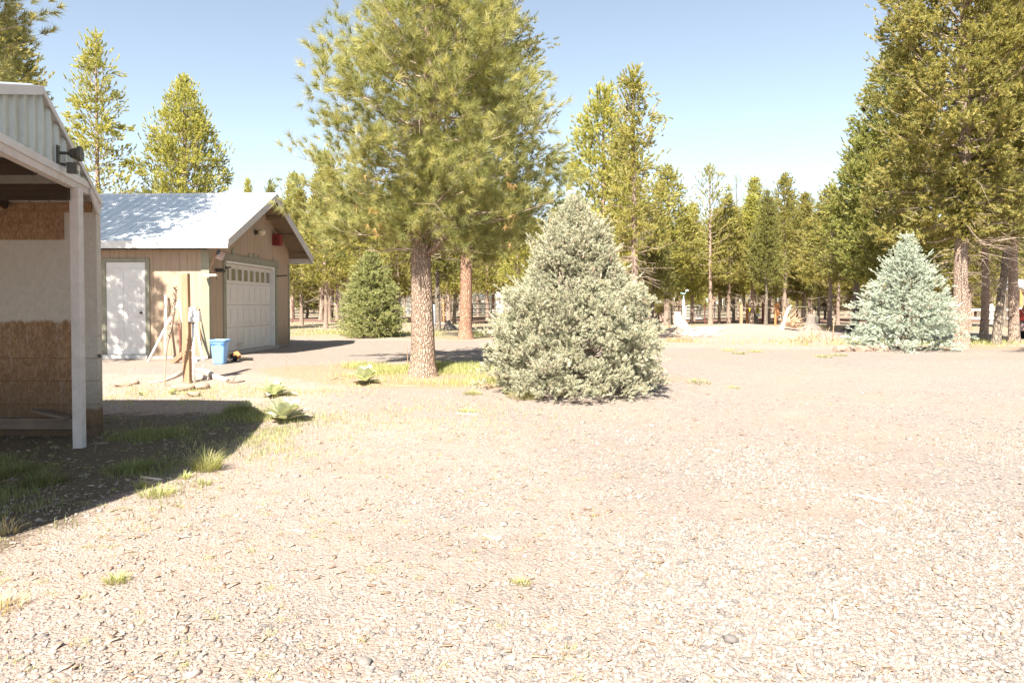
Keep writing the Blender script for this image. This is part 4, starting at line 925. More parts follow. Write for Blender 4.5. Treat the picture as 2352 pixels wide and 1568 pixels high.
# right of the spruce
make_tree('ponderosa_pine', 'rounded yellow green long-needled pine behind the tip of the big spruce', 'pine tree', GX(1385, 31), 34, 10.3, 2.6, prof([(2.6, 1.5), (5, 1.9), (7.5, 1.5), (9, 1.0), (10.3, .25)]), M['bark_pale'], M['lodge'], 30, .15, .026, (.1, .9),
          r0=.14, r1=.03, nb=70, elev=(.1, .8), curve=.2, ds=.26, sl=.6, sang=.7, smin=.3, tw_sp=.22, twL=.16, tw_ang=.6, upb=.6, sub_up=.45, thick=.014, ncl=420, ctw=8, crad=.2, cin=.2)
tB = GX(1459, 24)
make_tree('lodgepole_pine', 'tall sparse pine with a long bare pinkish trunk right behind the big spruce', 'pine tree', tB, 35, 9.0, 2.9, prof([(2.9, 1.3), (3.6, 1.55), (5.0, 1.25), (6.4, .85), (7.6, .85), (8.6, .45), (9.0, .08)]), M['bark_pale'], M['lodge'], 22, .075, .026, (.2, 1.15),
          r0=.145, r1=.025, nb=70, azf=lambda a, z: sunside(a, z, 9, 12, .7), elev=(-.15, .7), curve=.25, ds=.24, sl=.55, sang=.7, smin=.3, tw_sp=.24, twL=.15, tw_ang=.7, upb=.5, sub_up=.3, dead=60, dead_z=(1.8, 5), thick=.012, leanx=-.012, ncl=190, ctw=13, crad=.115, cin=.25)
place(MP[2], 1530, 43, 385, 'dense pine right of the bare pinkish trunk, full of yellow green clumps', wscale=1.25)
place(MP[0], 1425, 38, 330, 'dense pine filling the gap between the rounded pine and the bare pinkish trunk', wscale=1.3)
place(MP[3], 1500, 29, 470, 'dark green young pine close behind the right side of the big spruce', wscale=1.2)
make_tree('lodgepole_pine', 'sparse crooked pine with see-through top standing clear of its neighbours', 'pine tree', GX(1632, 44), 36, 9.6, 2.8, prof([(2.8, 1.4), (5, 1.5), (7.5, 1.2), (9, .7), (9.6, .1)]), M['bark_pale'], M['lodge'], 18, .09, .04, (.2, 1.1),
          r0=.13, r1=.02, nb=52, elev=(-.1, .7), curve=.3, ds=.34, sl=.5, sang=.7, smin=.35, tw_sp=.22, twL=.22, tw_ang=.7, upb=.5, sub_up=.3, leanx=-.01, thick=.014, jr=(.4, 1.25), ncl=120, ctw=7, crad=.16, cin=.3)
make_tree('lodgepole_pine', 'greyish thin dying pine top between the sparse crooked pine and the pointed ones', 'pine tree', GX(1690, 62), 37, 12.3, 3, prof([(3, 1.0), (8, 1.2), (11, .9), (12.3, .1)]), M['bark_grey'], M['spruce_green'], 9, .07, .03, (.2, 1.1),
          r0=.13, r1=.02, nb=70, elev=(-.1, .6), curve=.2, ds=.4, sl=.5, sang=.7, smin=.3, tw_sp=.3, twL=.2, tw_ang=.7, upb=.4, sub_up=.3, thick=.014, ncl=60, ctw=5, crad=.16, cin=.3)
place(MP[1], 1733, 52, 412, 'pointed narrow pine right of the greyish dying top', wscale=1.1)
place(MP[2], 1803, 48, 403, 'highest pointed pine of the row behind the two gates', wscale=1.0)
place(MP[0], 1760, 56, 455, 'pine a little lower than the two pointed ones it stands between', wscale=1.2)
place(MP[1], 1845, 50, 470, 'pine sloping off right of the highest pointed one', wscale=1.3)
# right cluster
rt = G(2208, 797)
make_tree('ponderosa_pine', 'huge dense pine with thick pinkish trunk beside the blue spruce at the right', 'pine tree', rt, 41, 13.5, 3.0, prof([(3.0, 1.9), (4.5, 2.5), (7, 2.35), (9, 2.3), (11, 1.9), (13.5, .3)]), M['bark_pale'], M['lodge'], 24, .085, .026, (.2, 1.15),
          r0=.2, r1=.04, flare=1.3, bend=.03, nb=210, elev=(-.15, .6), azf=lambda a, z: sunside(a, z, 3.8, 6.5, .8), curve=.2, ds=.24, sl=.75, sang=.75, smin=.3, tw_sp=.24, twL=.15, tw_ang=.7, upb=.5, sub_up=.3, dead=80, dead_z=(2, 5), thick=.014, deadL=1.5, ncl=1500, ctw=13, crad=.115, cin=.3)
make_tree('lodgepole_pine', 'dark dense pine left behind the huge right one, its top stepped below it', 'pine tree', GX(2045, 29), 42, 11.3, 2.2, prof([(2.2, 1.6), (4, 2.2), (6.5, 2.0), (9, 1.35), (10.5, .7), (11.3, .1)]), M['bark_grey'], M['lodge_dark'], 22, .085, .034, (.2, 1.15),
          r0=.16, r1=.03, nb=165, elev=(-.12, .7), curve=.25, ds=.26, sl=.65, sang=.75, smin=.2, tw_sp=.24, twL=.15, tw_ang=.7, upb=.5, sub_up=.3, dead=50, dead_z=(1.5, 4), thick=.013, ncl=1100, ctw=13, crad=.115, cin=.3)
place(MP[3], 1965, 33, 330, 'dark pine stepped lower at the left side of the right hand cluster', wscale=1.45)
place(MP[2], 1905, 38, 428, 'lowest leftmost pine of the right hand cluster', wscale=1.35)
place(MP[3], 2010, 35, 300, 'dark pine crowding between the stepped dark ones left of the blue spruce', wscale=1.3)
t2 = G(2260, 782)
place(MP[2], 2260, t2[1], -60, 'thin pale trunked pine just right of the huge pine', wscale=.85)
place(MP[0], 2330, 23.0, -140, 'tall pine leaning into the right edge of the picture', wscale=.9)
make_tree('lodgepole_pine', 'dark slightly leaning trunk second right of the huge pine, mottled with light', 'pine tree', G(2288, 791), 43, 11.5, 3.2, prof([(3.2, 1.4), (6, 1.8), (9, 1.2), (11.5, .2)]), M['bark_grey'], M['lodge'], 20, .08, .03, (.2, 1.15),
          r0=.115, r1=.02, nb=95, elev=(-.1, .7), curve=.2, ds=.28, sl=.6, sang=.7, smin=.25, tw_sp=.24, twL=.15, tw_ang=.7, upb=.5, sub_up=.3, dead=60, dead_z=(1.6, 4), thick=.012, leanx=.07, bend=.05, deadL=1.5, ncl=350, ctw=13, crad=.115, cin=.3)
place(MP[3], 2306, 38, 250, 'dark straight trunk behind the leaning one at the right', wscale=1.0)
place(MP[1], 2225, 39, 300, 'dark thin trunk hugging the right side of the huge pine', wscale=1.0)
# named mid-distance trunks
for args in [
    (MP[3], 1006, 33, 330, 'slim grey trunked pine between the two thick middle trunks'),
    (MP[1], 1030, 44, 380, 'thin pine with a root stump at its foot, left of the red trunk'),
    (MP[3], 1043, 45, 400, 'thin dark pine touching the left side of the red trunk'),
    (MP[0], 757, 50, 430, 'straight pink trunked pine left of the small green spruce'),
    (MP[2], 775, 58, 400, 'orange trunked pine right behind the small green spruce'),
    (MP[1], 693, 42, 440, 'slim pine right beside the garage corner, thin trunk'),
    (MP[0], 914, 52, 420, 'pine directly behind the right side of the small green spruce'),
    (MP[2], 830, 46, 400, 'pine directly behind the top of the small green spruce'),
    (MP[1], 1120, 56, 420, 'slim pine behind the dark field gate'),
    (MP[0], 1190, 47, 450, 'pine behind the left side of the big spruce'),
    (MP[3], 1538, 43, 500, 'young dark pine on a thin orange trunk left of the pale stump'),
    (MP[1], 1589, 46, 470, 'slim pink trunk in front of the left part of the silver gate'),
    (MP[0], 1652, 47, 480, 'dark slim trunk in front of the right part of the silver gate'),
    (MP[2], 1674, 45, 450, 'dark crooked trunk at the right end of the silver gate'),
    (MP[1], 1685, 49, 480, 'pale thin trunk just right of the silver gate'),
    (MP[0], 1727, 45.5, 450, 'dark trunk between the yellow tag and the yellow sign'),
    (MP[3], 1759, 43, 440, 'thick pale trunk between dark red post and rusty panel'),
    (MP[1], 1767, 46, 480, 'dark thin trunk right beside the thick pale one'),
    (MP[2], 1925, 44, 470, 'pine with thin grey trunk right of the grey stump'),
    (MP[3], 1880, 47, 490, 'pine with forked dark trunk above the grey stump'),
    (MP[1], 2000, 52, 380, 'slim pine behind the left edge of the blue spruce'),
]:
    place(args[0], args[1], args[2], args[3], args[4], wscale=random.uniform(.95, 1.2))
place(MP[0], 748, 37, 352, 'bright pine rising between the garage gable and the big middle pine')
YG = 'low bushy young pines along the edge of the woods'
for px_, Y_, t_, lab in ((1512, 50, 640, 'leftmost'), (1600, 68, 655, 'second'), (1850, 70, 645, 'third'), (1895, 60, 640, 'fourth'), (1960, 56, 625, 'fifth'), (705, 66, 640, 'far left'), (735, 72, 650, 'second far left'), (1215, 60, 640, 'middle'), (2240, 60, 640, 'rightmost')):
    place(MP[1], px_, Y_, t_, 'low bushy young pine at the edge of the woods, ' + lab + ' of these', YG, wscale=2.6)
copy_thing(MP[3], (13.6, 16.3, float(zg(13.6, 16.3))), 1, .95, .45, label='young dark pine added out of view to shade the driveway edge')  # pine out of view, added for the shadow it throws on the driveway
# woods: rows
rr = np.random.default_rng(91)
ORD = 'first second third fourth fifth sixth seventh eighth ninth tenth eleventh twelfth thirteenth fourteenth'.split()
def row(n, x0, x1, Y0, Y1, yt, ysd, srcs, label, group, ws=(1.0, 1.35)):
    for i in range(n):
        px = x0 + (x1 - x0) * (i + rr.random()) / n; Y = rr.uniform(Y0, Y1)
        top = yt + rr.normal(0, ysd)
        if 520 < px < 660: top = max(top, 470)
        place(srcs[int(rr.integers(len(srcs)))], px, Y, top, label.replace('one of', ORD[i % 14] + ' from the left of'), group, wscale=rr.uniform(*ws)).rotation_euler[:2] = (rr.normal(0, .025), rr.normal(0, .025))
row(14, 660, 1230, 52, 66, 440, 30, [MP[0], MP[1], MP[2]], 'one of the pines behind the dirt road, garage side', LG)
row(14, 1500, 2330, 53, 66, 500, 25, [MP[0], MP[1], MP[2]], 'one of the pines standing close behind the field gates', LG)
row(60, 560, 2400, 70, 100, 500, 22, FP, 'slender pine in the middle distance of the woods', 'pines in the middle distance of the woods')
row(110, 540, 2420, 100, 170, 512, 18, FP, 'distant thin pine far back in the woods', 'distant pines far back in the woods', (1.1, 1.5))

# ------------------------------------------------------------------ things by the garage
def pole(name, label, cat, p, q, r, mat, group=None):
    t = thing(name, p, label, cat, group); b = MB(); b.tube([p, (np.array(p) + q) / 2 + rng.normal(0, .006, 3), q], [r, r * .98, r * .9], 10); b.build('shaft', mat, t, smooth=True)
    b = MB(); qq = np.array(q, float); b.tube([qq, qq + (qq - p) / np.linalg.norm(qq - p) * .02], [r * 1.15, r * 1.1], 10); b.build('end_cap', mat, t); return t
GP = 'poles leaning on the garage wall'
pole('white_pipe', 'upright white pipe leaning on the garage wall just right of the walk door', 'pipe', W(380, 824, 16.1), W(381, 679, 16.35), .028, M['pvc'], GP)
pole('white_pipe', 'long white pipe slanting across the lower right corner of the walk door', 'pipe', W(338, 834, 15.6), W(411, 693, 16.32), .026, M['pvc'], GP)
pole('white_pipe', 'short white pipe slanting down right from the top of the long slanting one', 'pipe', W(424, 768, 16.2), W(412, 694, 16.27), .024, M['pvc'], GP)
pole('white_pipe', 'bent white pipe standing right of the electric box, foot at the wall', 'pipe', W(467, 828, 15.9), W(450, 745, 16.3), .026, M['pvc'], GP)
pole('red_stick', 'thin reddish stick leaning between the slanting pipes', 'stick', W(417, 826, 16.1), W(411, 745, 16.33), .018, M['darkrust'], GP)
pole('wooden_stick', 'thin brown stick leaning right of the electric box', 'stick', W(465, 826, 16.1), W(453, 705, 16.34), .018, M['new_wood'], GP)
pole('white_board', 'white lath crossing low in front of the wooden stick', 'lath', W(453, 838, 15.4), W(444, 800, 16.0), .024, M['pvc'], GP)
M['brown_plank'] = wood('brown_plank_wood', (.20, .11, .07), (.30, .17, .11), 0)
t = thing('brown_board', G(405, 836), 'brown plank lying tilted on the ground left of the wooden post', 'plank'); c = W(405, 826, 15.4)
b = MB(); b.box(c, (.36, .05, .2), ry=-.7, rx=-.9); b.build('plank', M['brown_plank'], t)
# post with electric box
pw = G(431, 880); post = thing('wooden_post', pw, 'square tan wooden post standing among rocks before the garage', 'post')
b = MB(); top = W(426, 628, pw[1]); b.bar(pw + [0, 0, -.1], top, .115, .115, up=(0, 1, 0)); b.build('timber', M['new_wood'], post, bevel=.006)
eb = thing('electric_box', W(443, 740, pw[1] - .05), 'white outdoor electric box on a white pipe beside the wooden post', 'electric box'); Yb = pw[1] - .06
b = MB(); A, B = W(433, 739, Yb), W(457, 715, Yb); b.frame(A, (B[0] - A[0], 0, 0), (0, .09, 0), (0, 0, B[2] - A[2])); A, B = W(433, 714.5, Yb), W(448, 706, Yb); b.frame(A + [0, .01, 0], (B[0] - A[0], 0, 0), (0, .08, 0), (0, 0, B[2] - A[2])); b.build('box', M['pvc'], eb, bevel=.006)
b = MB(); b.tube([W(440.5, 744, Yb) + [0, .05, 0], W(440.5, 739.5, Yb) + [0, .05, 0]], .032, 10); b.build('collar', plain('grey_fitting', (.28, .27, .22), .5), eb)
b = MB(); e_ = G(445, 877); b.tube([W(440.5, 744, Yb) + [0, .05, 0], W(442, 810, Yb) + [0, .05, 0], np.array([W(445, 877, Yb)[0], Yb + .03, e_[2] - .05])], .022, 12); b.build('conduit', M['pvc'], eb, smooth=True)
b = MB(); q_ = W(442, 805, Yb) + [0, .04, 0]; b.tube([q_, q_ + [-.07, 0, .01]], .014, 8); b.build('tap', M['pvc'], eb)
# dried stalk
g = G(377, 888); t = thing('dried_stalk', g, 'tall crooked dried brown plant stalk left of the wooden post', 'dried stalk')
pts = [g + [0, 0, -.03]] + [W(x_, y_, g[1]) for x_, y_ in ((379, 850), (380, 815), (386, 780), (394, 745), (398, 715), (401, 685), (404, 655))]
b = MB(); b.tube(pts, [.014, .014, .016, .02, .03, .03, .022, .006], 8, wob=.6, seed=3); b.build('stem', M['twig'], t)
b = MB(); rr = np.random.default_rng(8)
for k in range(160):
    s_ = rr.uniform(3, 6.9); i_ = int(s_); p = pts[i_] * (1 - s_ + i_) + pts[i_ + 1] * (s_ - i_); a = rr.random() * 6.28; d_ = np.array([math.cos(a), math.sin(a), .4]) 
    b.tube([p + d_ * .01, p + d_ * .045], [.011, .004], 4)
b.build('seed_heads', M['root_wood'], t)
# rocks
def rock(px, py, d, label, seed, mat='rock', sink=.25, group=None):
    g = G(px, py); t = thing('rock', g, label, 'rock', group); b = MB(); b.rock(g + [0, 0, d[2] * (.5 - sink)], d, seed); b.build('stone', M[mat], t); return t
RG = 'rocks lying at the foot of the wooden post'
rock(420, 896, (.42, .3, .2), 'large flat brown rock in front of the wooden post', 1, group=RG); rock(463, 893, (.27, .25, .17), 'rounded brown rock right of the flat one at the post', 2, group=RG)
rock(445, 909, (.26, .2, .1), 'low rock in front of the two bigger ones at the post', 3, group=RG)
rock(282, 886, (.3, .22, .1), 'low brown rock between shed corner and dried stalk', 4); rock(308, 882, (.18, .16, .12), 'dark lump of rock beside the low rock near the shed corner', 5)
rock(2022, 806, (.42, .34, .30), 'pointed tan rock under the front of the blue spruce', 6, sink=.3); 
for i, (px, w_) in enumerate(((1940, .3), (1957, .26), (1975, .34), (1996, .3), (1922, .2))):
    rock(px, 807 - (i % 2), (w_, .3, .22), ['tan rock in the low row left of the blue spruce, second from the left', 'tan rock in the low row left of the blue spruce, third from the left', 'widest tan rock in the low row left of the blue spruce', 'tan rock in the low row nearest the pointed rock', 'small tan rock at the left end of the low row by the blue spruce'][i], 10 + i, group='rocks edging the blue spruce')
# bleached logs
def log(pts, rad, label, mat='pale_wood', name='log', cat='log', group=None, seed=0, stub=True):
    P = [G(x_, y_) for x_, y_ in pts]; t = thing(name, P[0], label, cat, group); b = MB()
    Q_ = [p + [0, 0, r_ * .75] for p, r_ in zip(P, rad)]; b.tube(Q_, rad, 10, wob=.35, seed=seed); b.build('wood', M[mat], t, smooth=True)
    if stub and len(Q_) > 1:
        b = MB(); m_ = (Q_[0] + Q_[1]) / 2; b.tube([m_, m_ + [.05, .03, .12]], [rad[0] * .4, rad[0] * .15], 6); b.build('branch_stub', M[mat], t)
    return t
LGp = 'bleached branches lying round the wooden post'
log([(342, 880), (372, 877), (400, 868), (423, 856)], [.016, .02, .035, .04], 'thin bleached branch lying left of the wooden post', group=LGp, seed=1)
log([(450, 854), (474, 860), (498, 872), (521, 877)], [.05, .065, .06, .05], 'thick bleached log lying right of the wooden post', group=LGp, seed=2)
log([(445, 864), (462, 868), (480, 872)], [.05, .045, .03], 'short bleached log tucked between post and thick log', group=LGp, seed=3)
log([(523, 879), (545, 879), (562, 876)], [.022, .018, .012], 'dark thin stick continuing from the end of the thick log', 'old_board', 'stick', 'stick', LGp, 4)
log([(758, 873), (775, 868), (795, 872), (800, 878)], [.012, .014, .012, .01], 'crooked brown twig on needle litter left of the pointed mullein', 'root_wood', 'stick', 'stick', seed=5)
log([(1050, 950), (1098, 952)], [.012, .008], 'thin pale stick on the gravel under the bright grass tuft', 'pale_wood', 'stick', 'stick', seed=6)
log([(1914, 1380), (1918, 1400), (1922, 1422)], [.010, .013, .009], 'small yellowish stick standing out on the gravel at lower right', 'pale_wood', 'stick', 'stick', seed=7, stub=False)
log([(1950, 1134), (1985, 1143), (2040, 1153)], [.006, .012, .006], 'long thin grey bark strip on the gravel at the right', 'pale_wood', 'stick', 'stick', seed=8, stub=False)
log([(1110, 1231), (1148, 1240)], [.010, .007], 'pale wood splinter in the middle of the foreground', 'pale_wood', 'stick', 'stick', seed=9, stub=False)
log([(668, 1218), (700, 1222)], [.008, .005], 'short dark edged splinter left of the foreground middle', 'pale_wood', 'stick', 'stick', seed=10, stub=False)
log([(60, 1180), (130, 1160), (205, 1138)], [.012, .014, .010], 'long grey stick lying in the shed shadow', 'old_board', 'stick', 'stick', seed=11, stub=False)
log([(205, 1024), (250, 1020)], [.02, .02], 'short grey board end on the ground right of the shed post', 'old_board', 'stick', 'stick', seed=12, stub=False)
log([(325, 1097), (372, 1103)], [.012, .01], 'grey stick at the sunny edge of the shed shadow', 'pale_wood', 'stick', 'stick', seed=13, stub=False)
log([(895, 886), (930, 888), (970, 889)], [.01, .012, .008], 'weathered stick on orange litter in front of the big pine', 'root_wood', 'stick', 'stick', seed=14)
# blue bin
g = G(505, 835); t = thing('blue_bin', g, 'pale blue plastic bin standing by the garage corner', 'bin')
def rrect(c, w_, d_, z, r=.05, n_=5):
    out = []
    for (sx_, sy_, a0) in ((1, 1, 0), (-1, 1, 90), (-1, -1, 180), (1, -1, 270)):
        for k in range(n_ + 1):
            a = R_(a0 + 90 * k / n_); out.append((c[0] + sx_ * (w_ / 2 - r) + r * math.cos(a), c[1] + sy_ * (d_ / 2 - r) + r * math.sin(a), z))
    return out
def loft(mb, loops, cap0=True, cap1=True):
    m_ = len(loops[0]); V_ = [p for l in loops for p in l]; Fs = [(i * m_ + k, i * m_ + (k + 1) % m_, (i + 1) * m_ + (k + 1) % m_, (i + 1) * m_ + k) for i in range(len(loops) - 1) for k in range(m_)]
    if cap0: Fs.append(tuple(range(m_))[::-1])
    if cap1: Fs.append(tuple((len(loops) - 1) * m_ + k for k in range(m_)))
    mb.add(V_, Fs)
b = MB(); loft(b, [rrect(g, .225, .2, g[2]), rrect(g, .24, .215, g[2] + .02), rrect(g, .31, .28, g[2] + .44), rrect(g, .33, .30, g[2] + .445), rrect(g, .335, .305, g[2] + .475), rrect(g, .30, .27, g[2] + .48), rrect(g, .23, .2, g[2] + .03)], True, True); b.build('body', M['blue_plastic'], t, smooth=False)
b = MB(); loft(b, [rrect(g, .35, .32, g[2] + .482), rrect(g, .375, .34, g[2] + .487), rrect(g, .375, .34, g[2] + .512), rrect(g, .33, .30, g[2] + .518), rrect(g, .31, .28, g[2] + .488)], True, True); b.build('rim', M['blue_plastic'], t)
dk = plain('dark_blue_plastic', (.07, .16, .42), .5, .05)
for sx_ in (-1, 1):
    b = MB(); b.prism([(g[0] + sx_ * .145, g[1] - .148, g[2] + .44), (g[0] + sx_ * .075, g[1] - .148, g[2] + .44), (g[0] + sx_ * .095, g[1] - .142, g[2] + .395), (g[0] + sx_ * .14, g[1] - .142, g[2] + .395)], (0, .02, 0)); b.build('handle_recess', dk, t)
b = MB(); b.tube([(g[0] + .085 * math.cos(a), g[1] - .15, g[2] + .40 + .035 * math.sin(a)) for a in np.linspace(math.pi, 0, 9)], .007, 6); b.build('handle_grip', M['blue_plastic'], t)
# rubble pile beside the bin
RB = 'scrap heaped beside the blue bin'
rr = np.random.default_rng(14)
for i, (px, py, d_, ry, rx_, m_, nm, lab) in enumerate([
    (532, 806, (.5, .12, .03), -.35, .1, 'pale_wood', 'scrap_board', 'pale scrap board on top of the heap behind the bin'),
    (524, 818, (.14, .16, .12), .2, .2, 'charred', 'scrap_box', 'black scrap box right beside the blue bin'),
    (541, 820, (.16, .1, .13), .6, .3, 'rust', 'orange_scrap', 'bright orange scrap piece at the right of the heap'),
    (533, 824, (.2, .14, .08), -.3, .2, 'charred', 'scrap_block', 'dark block at the front of the heap'),
    (522, 808, (.1, .14, .16), .1, 0, 'rock', 'scrap_brick', 'tan brick sticking up between bin and garage door'),
    (550, 817, (.3, .12, .04), .1, .1, 'rock', 'scrap_board', 'thin brown board at the right end of the heap'),
    (518, 826, (.2, .1, .04), -.2, 0, 'pale_wood', 'scrap_board', 'small pale board against the right foot of the bin'),
    (560, 822, (.3, .2, .03), 0, 0, 'charred', 'black_mat', 'flat black scrap lying right of the orange piece')]):
    g = G(px, py + 6); t = thing(nm, g, lab, 'scrap', RB); b = MB(); b.box(g + [0, .1, d_[2] / 2 + (.16 if i == 0 else .02)], d_, ry=ry, rx=rx_, rz=rr.normal(0, .4)); b.build('piece', M[m_], t, bevel=.008)
# ------------------------------------------------------------------ clearing and fence line
g = G(1564, 753); t = thing('tree_stump', g, 'bleached two-step stump with a white pipe standing behind it', 'stump'); s_ = g[1] / F
b = MB(); b.tube([g + [-.0, 0, -.1], g + [0, 0, .08], g + [-.1, 0, .35], g + [-.1, 0, .62]], [.42, .36, .30, .28], 18, wob=.25, seed=1)
b.tube([g + [-.16, .05, .55], g + [-.17, .05, .85]], [.20, .17], 14, wob=.3, seed=2); b.build('trunk_base', M['stump_white'], t)
b = MB(); [b.tube([g + [.2 * math.cos(a), .2 * math.sin(a), .1], g + [.62 * math.cos(a), .62 * math.sin(a), -.05]], [.11, .04], 7, wob=.3, seed=i) for i, a in enumerate((3.4, 5.9, 4.6))]; b.build('root', M['stump_white'], t)
q = W(1570.5, 729, g[1] + .45); t = thing('solar_light', [q[0], q[1], float(zg(q[0], q[1]))], 'tall white pipe with pale green lamp head behind the bleached stump', 'garden light')
b = MB(); b.tube([(q[0], q[1], t.location[2] - .05), W(1570, 687, q[1])], .055, 12); b.build('pole', M['pvc'], t)
b = MB(); b.tube([W(1570, 687, q[1]), W(1570.5, 677, q[1])], [.03, .03], 8); b.build('neck', M['galv'], t)
b = MB(); c = W(1568, 674, q[1]); b.box(c, (.22, .2, .05), ry=.25); b.build('lamp_head', plain('mint_plastic', (.35, .62, .5), .5), t, bevel=.01)
b = MB(); c = W(1578, 667, q[1]); b.box(c, (.14, .15, .02), ry=-.2, rx=.5); b.bar(c, W(1571, 678, q[1]), .02); b.build('solar_panel', M['galv'], t)
g = G(1862, 757); t = thing('tree_stump', g, 'weathered grey stump between the blue spruce and the uprooted roots', 'stump')
b = MB(); b.tube([g + [0, 0, -.1], g + [0, 0, .08], g + [.02, 0, .3], g + [.06, 0, .66], g + [.07, 0, .72]], [.48, .40, .28, .25, .22], 18, wob=.3, seed=5); b.build('trunk_base', M['stump_grey'], t)
b = MB(); [b.tube([g + [.2 * math.cos(a), .2 * math.sin(a), .12], g + [.75 * math.cos(a), .6 * math.sin(a), -.06]], [.13, .04], 7, wob=.3, seed=i) for i, a in enumerate((3.5, 5.7, 4.6))]; b.build('root', M['stump_grey'], t)
g = G(1812, 757); t = thing('uprooted_roots', g, 'tangled brown root ball of an overturned tree in the clearing', 'root ball'); rr = np.random.default_rng(31)
b = MB(); b.rock(g + [.1, 0, .3], (.7, .5, .55), 4); b.build('root_core', M['root_wood'], t)
b = MB()
for i in range(46):
    a = rr.random() * 6.28; e = rr.uniform(-.3, 1.4); d_ = np.array([math.cos(a) * math.cos(e), .6 * math.sin(a) * math.cos(e), math.sin(e)]); L = rr.uniform(.3, .75)
    c = g + [.1, 0, .3]; b.tube([c + d_ * .15, c + d_ * L * .6 + rr.normal(0, .06, 3), c + d_ * L + rr.normal(0, .1, 3)], [.035, .025, .008], 5)
b.build('roots', M['root_wood'], t)
b = MB(); b.tube([g + [-.35, -.1, 0], g + [-.22, -.1, .45], g + [-.08, -.1, .85], g + [.05, -.1, 1.0]], [.11, .08, .06, .02], 8, wob=.3); b.build('pale_limb', M['stump_white'], t)
g = G(1856, 785); t = thing('brush_pile', g, 'small pile of tan dry brush beside the clearing', 'brush pile'); b = MB()
for i in range(150):
    c = g + [rr.uniform(-.7, .45), rr.normal(0, .2), 0]; h_ = .08 + .38 * max(0, (c[0] - g[0] + .75) / 1.2); d_ = rr.normal(0, .18, 3)
    b.tube([c + [0, 0, -.02], c + [d_[0], d_[1], h_ * rr.uniform(.5, 1.1)]], [.012, .006], 4)
b.build('sticks', plain('dry_brush', (.50, .37, .24), .9, .3, 10), t)
g = G(1640, 762)
t = thing('brush_pile', g, 'low heap of pale sticks and bark in front of the bleached stump', 'brush pile'); b = MB()
for i in range(170):
    c = G(1505 + 130 * rr.random(), 757 + 18 * rr.random()); a = rr.normal(0, .5); L = rr.uniform(.2, .7)
    b.tube([c + [0, 0, .03], c + [L * math.cos(a), L * math.sin(a), rr.uniform(.02, .2)]], [.02, .01], 4)
b.build('sticks', M['pale_wood'], t)
g = G(1502, 765); t = thing('charred_stump', g, 'black burnt stump peeping out behind the right side of the big spruce', 'stump'); b = MB()
b.tube([g + [0, 0, -.05], g + [.03, 0, .3], g + [.05, 0, .55], g + [.14, 0, .72]], [.17, .14, .12, .04], 9, wob=.6, seed=2); b.build('trunk_base', M['charred'], t)
g = G(1912, 786); pole('thin_stake', 'thin bent brown stake left of the blue spruce', 'stake', g, W(1916, 728, g[1]), .016, M['root_wood'])
g = G(1948, 765); t = thing('garden_cart', g, 'small dark cart with white handle behind the left side of the blue spruce', 'garden cart'); b = MB(); b.box(g + [0, 0, .18], (.45, .3, .22), ry=.1); b.build('tub', M['charred'], t, bevel=.03); b = MB(); b.tube([g + [-.1, -.1, .3], g + [.4, -.15, .1]], .03, 8); b.build('handle', M['pvc'], t)
# small dry weeds on the left of the pine
g = G(938, 843); t = thing('dry_weed', g, 'two thin dry stems beside the left of the big pine trunk', 'dry weed'); b = MB()
b.tube([g, W(934, 795, g[1])], [.012, .006], 5); b.tube([g + [.06, 0, 0], W(944, 810, g[1])], [.01, .005], 5); b.build('stems', M['root_wood'], t)
# silver field gate
Yg = 62.5
def Wg(px, py): return W(px, py, Yg)
t = thing('field_gate', GX(1624, Yg), 'silver tubular field gate with wire mesh, behind the bleached stump', 'gate')
b = MB(); r_ = .035
b.tube([Wg(1575, 732), Wg(1575, 707), Wg(1576, 704), Wg(1578, 702.5), Wg(1581, 702), Wg(1673, 702.5)], r_, 8); b.tube([Wg(1575, 709), Wg(1673, 709.5)], r_, 8); b.tube([Wg(1575, 732), Wg(1673, 732.5)], r_, 8); b.tube([Wg(1673, 702.5), Wg(1673, 732.5)], r_, 8)
b.build('gate_frame', M['galv'], t)
for px in (1608, 1641): b = MB(); b.tube([Wg(px, 702.3), Wg(px, 732.2)], r_ * 1.1, 8); b.build('upright', M['galv'], t)
b = MB(); 
for k in range(24): p_ = 1577 + k * 4; b.tube([Wg(p_, 709.5), Wg(p_, 732)], .006, 3)
for k in range(7): y_ = 712 + k * 2.8; b.tube([Wg(1575, y_), Wg(1673, y_ + .3)], .006, 3)
b.build('wire_mesh', M['galv'], t)
def fpost(px, y0, y1, r, m_, lab, cat='post', name='fence_post', grp='posts along the back fence', sq=False):
    Y_ = 1.22 * F / (y1 - 700); c = GX(px, Y_); t = thing(name, c, lab, cat, grp); b = MB(); tp = W(px, y0, Y_)
    if sq: b.frame(c + [-r, -r, -.1], (2 * r, 0, 0), (0, 2 * r, 0), (0, 0, tp[2] - c[2] + .1))
    else: b.tube([c + [0, 0, -.1], tp], r, 10)
    b.build('shaft', M[m_], t); return t, Y_
fpost(1619, 699, 745, .03, 'darkrust', 'thin dark steel post in front of the silver gate')
fpost(1674, 697, 741, .08, 'root_wood', 'brown post at the right end of the silver gate')
fpost(1702, 699, 746, .08, 'new_wood', 'yellowish wooden post right of the silver gate', sq=True)
tp, Yp = fpost(1716.5, 696, 743, .09, 'rust', 'orange rusty steel post left of the yellow tag')
b = MB(); b.tube([W(1716.5, 697, Yp), W(1719, 694, Yp), W(1722, 694, Yp), W(1722, 704, Yp)], .03, 6); b.build('hook', M['galv'], tp)
fpost(1753, 692, 744, .09, 'darkrust', 'dark red steel post right of the yellow sign')
fpost(1781, 697, 746, .07, 'rust', 'orange rusty post left of the rusty panel')
fpost(1543, 704, 741, .05, 'root_wood', 'slim brown post left of the bleached stump')
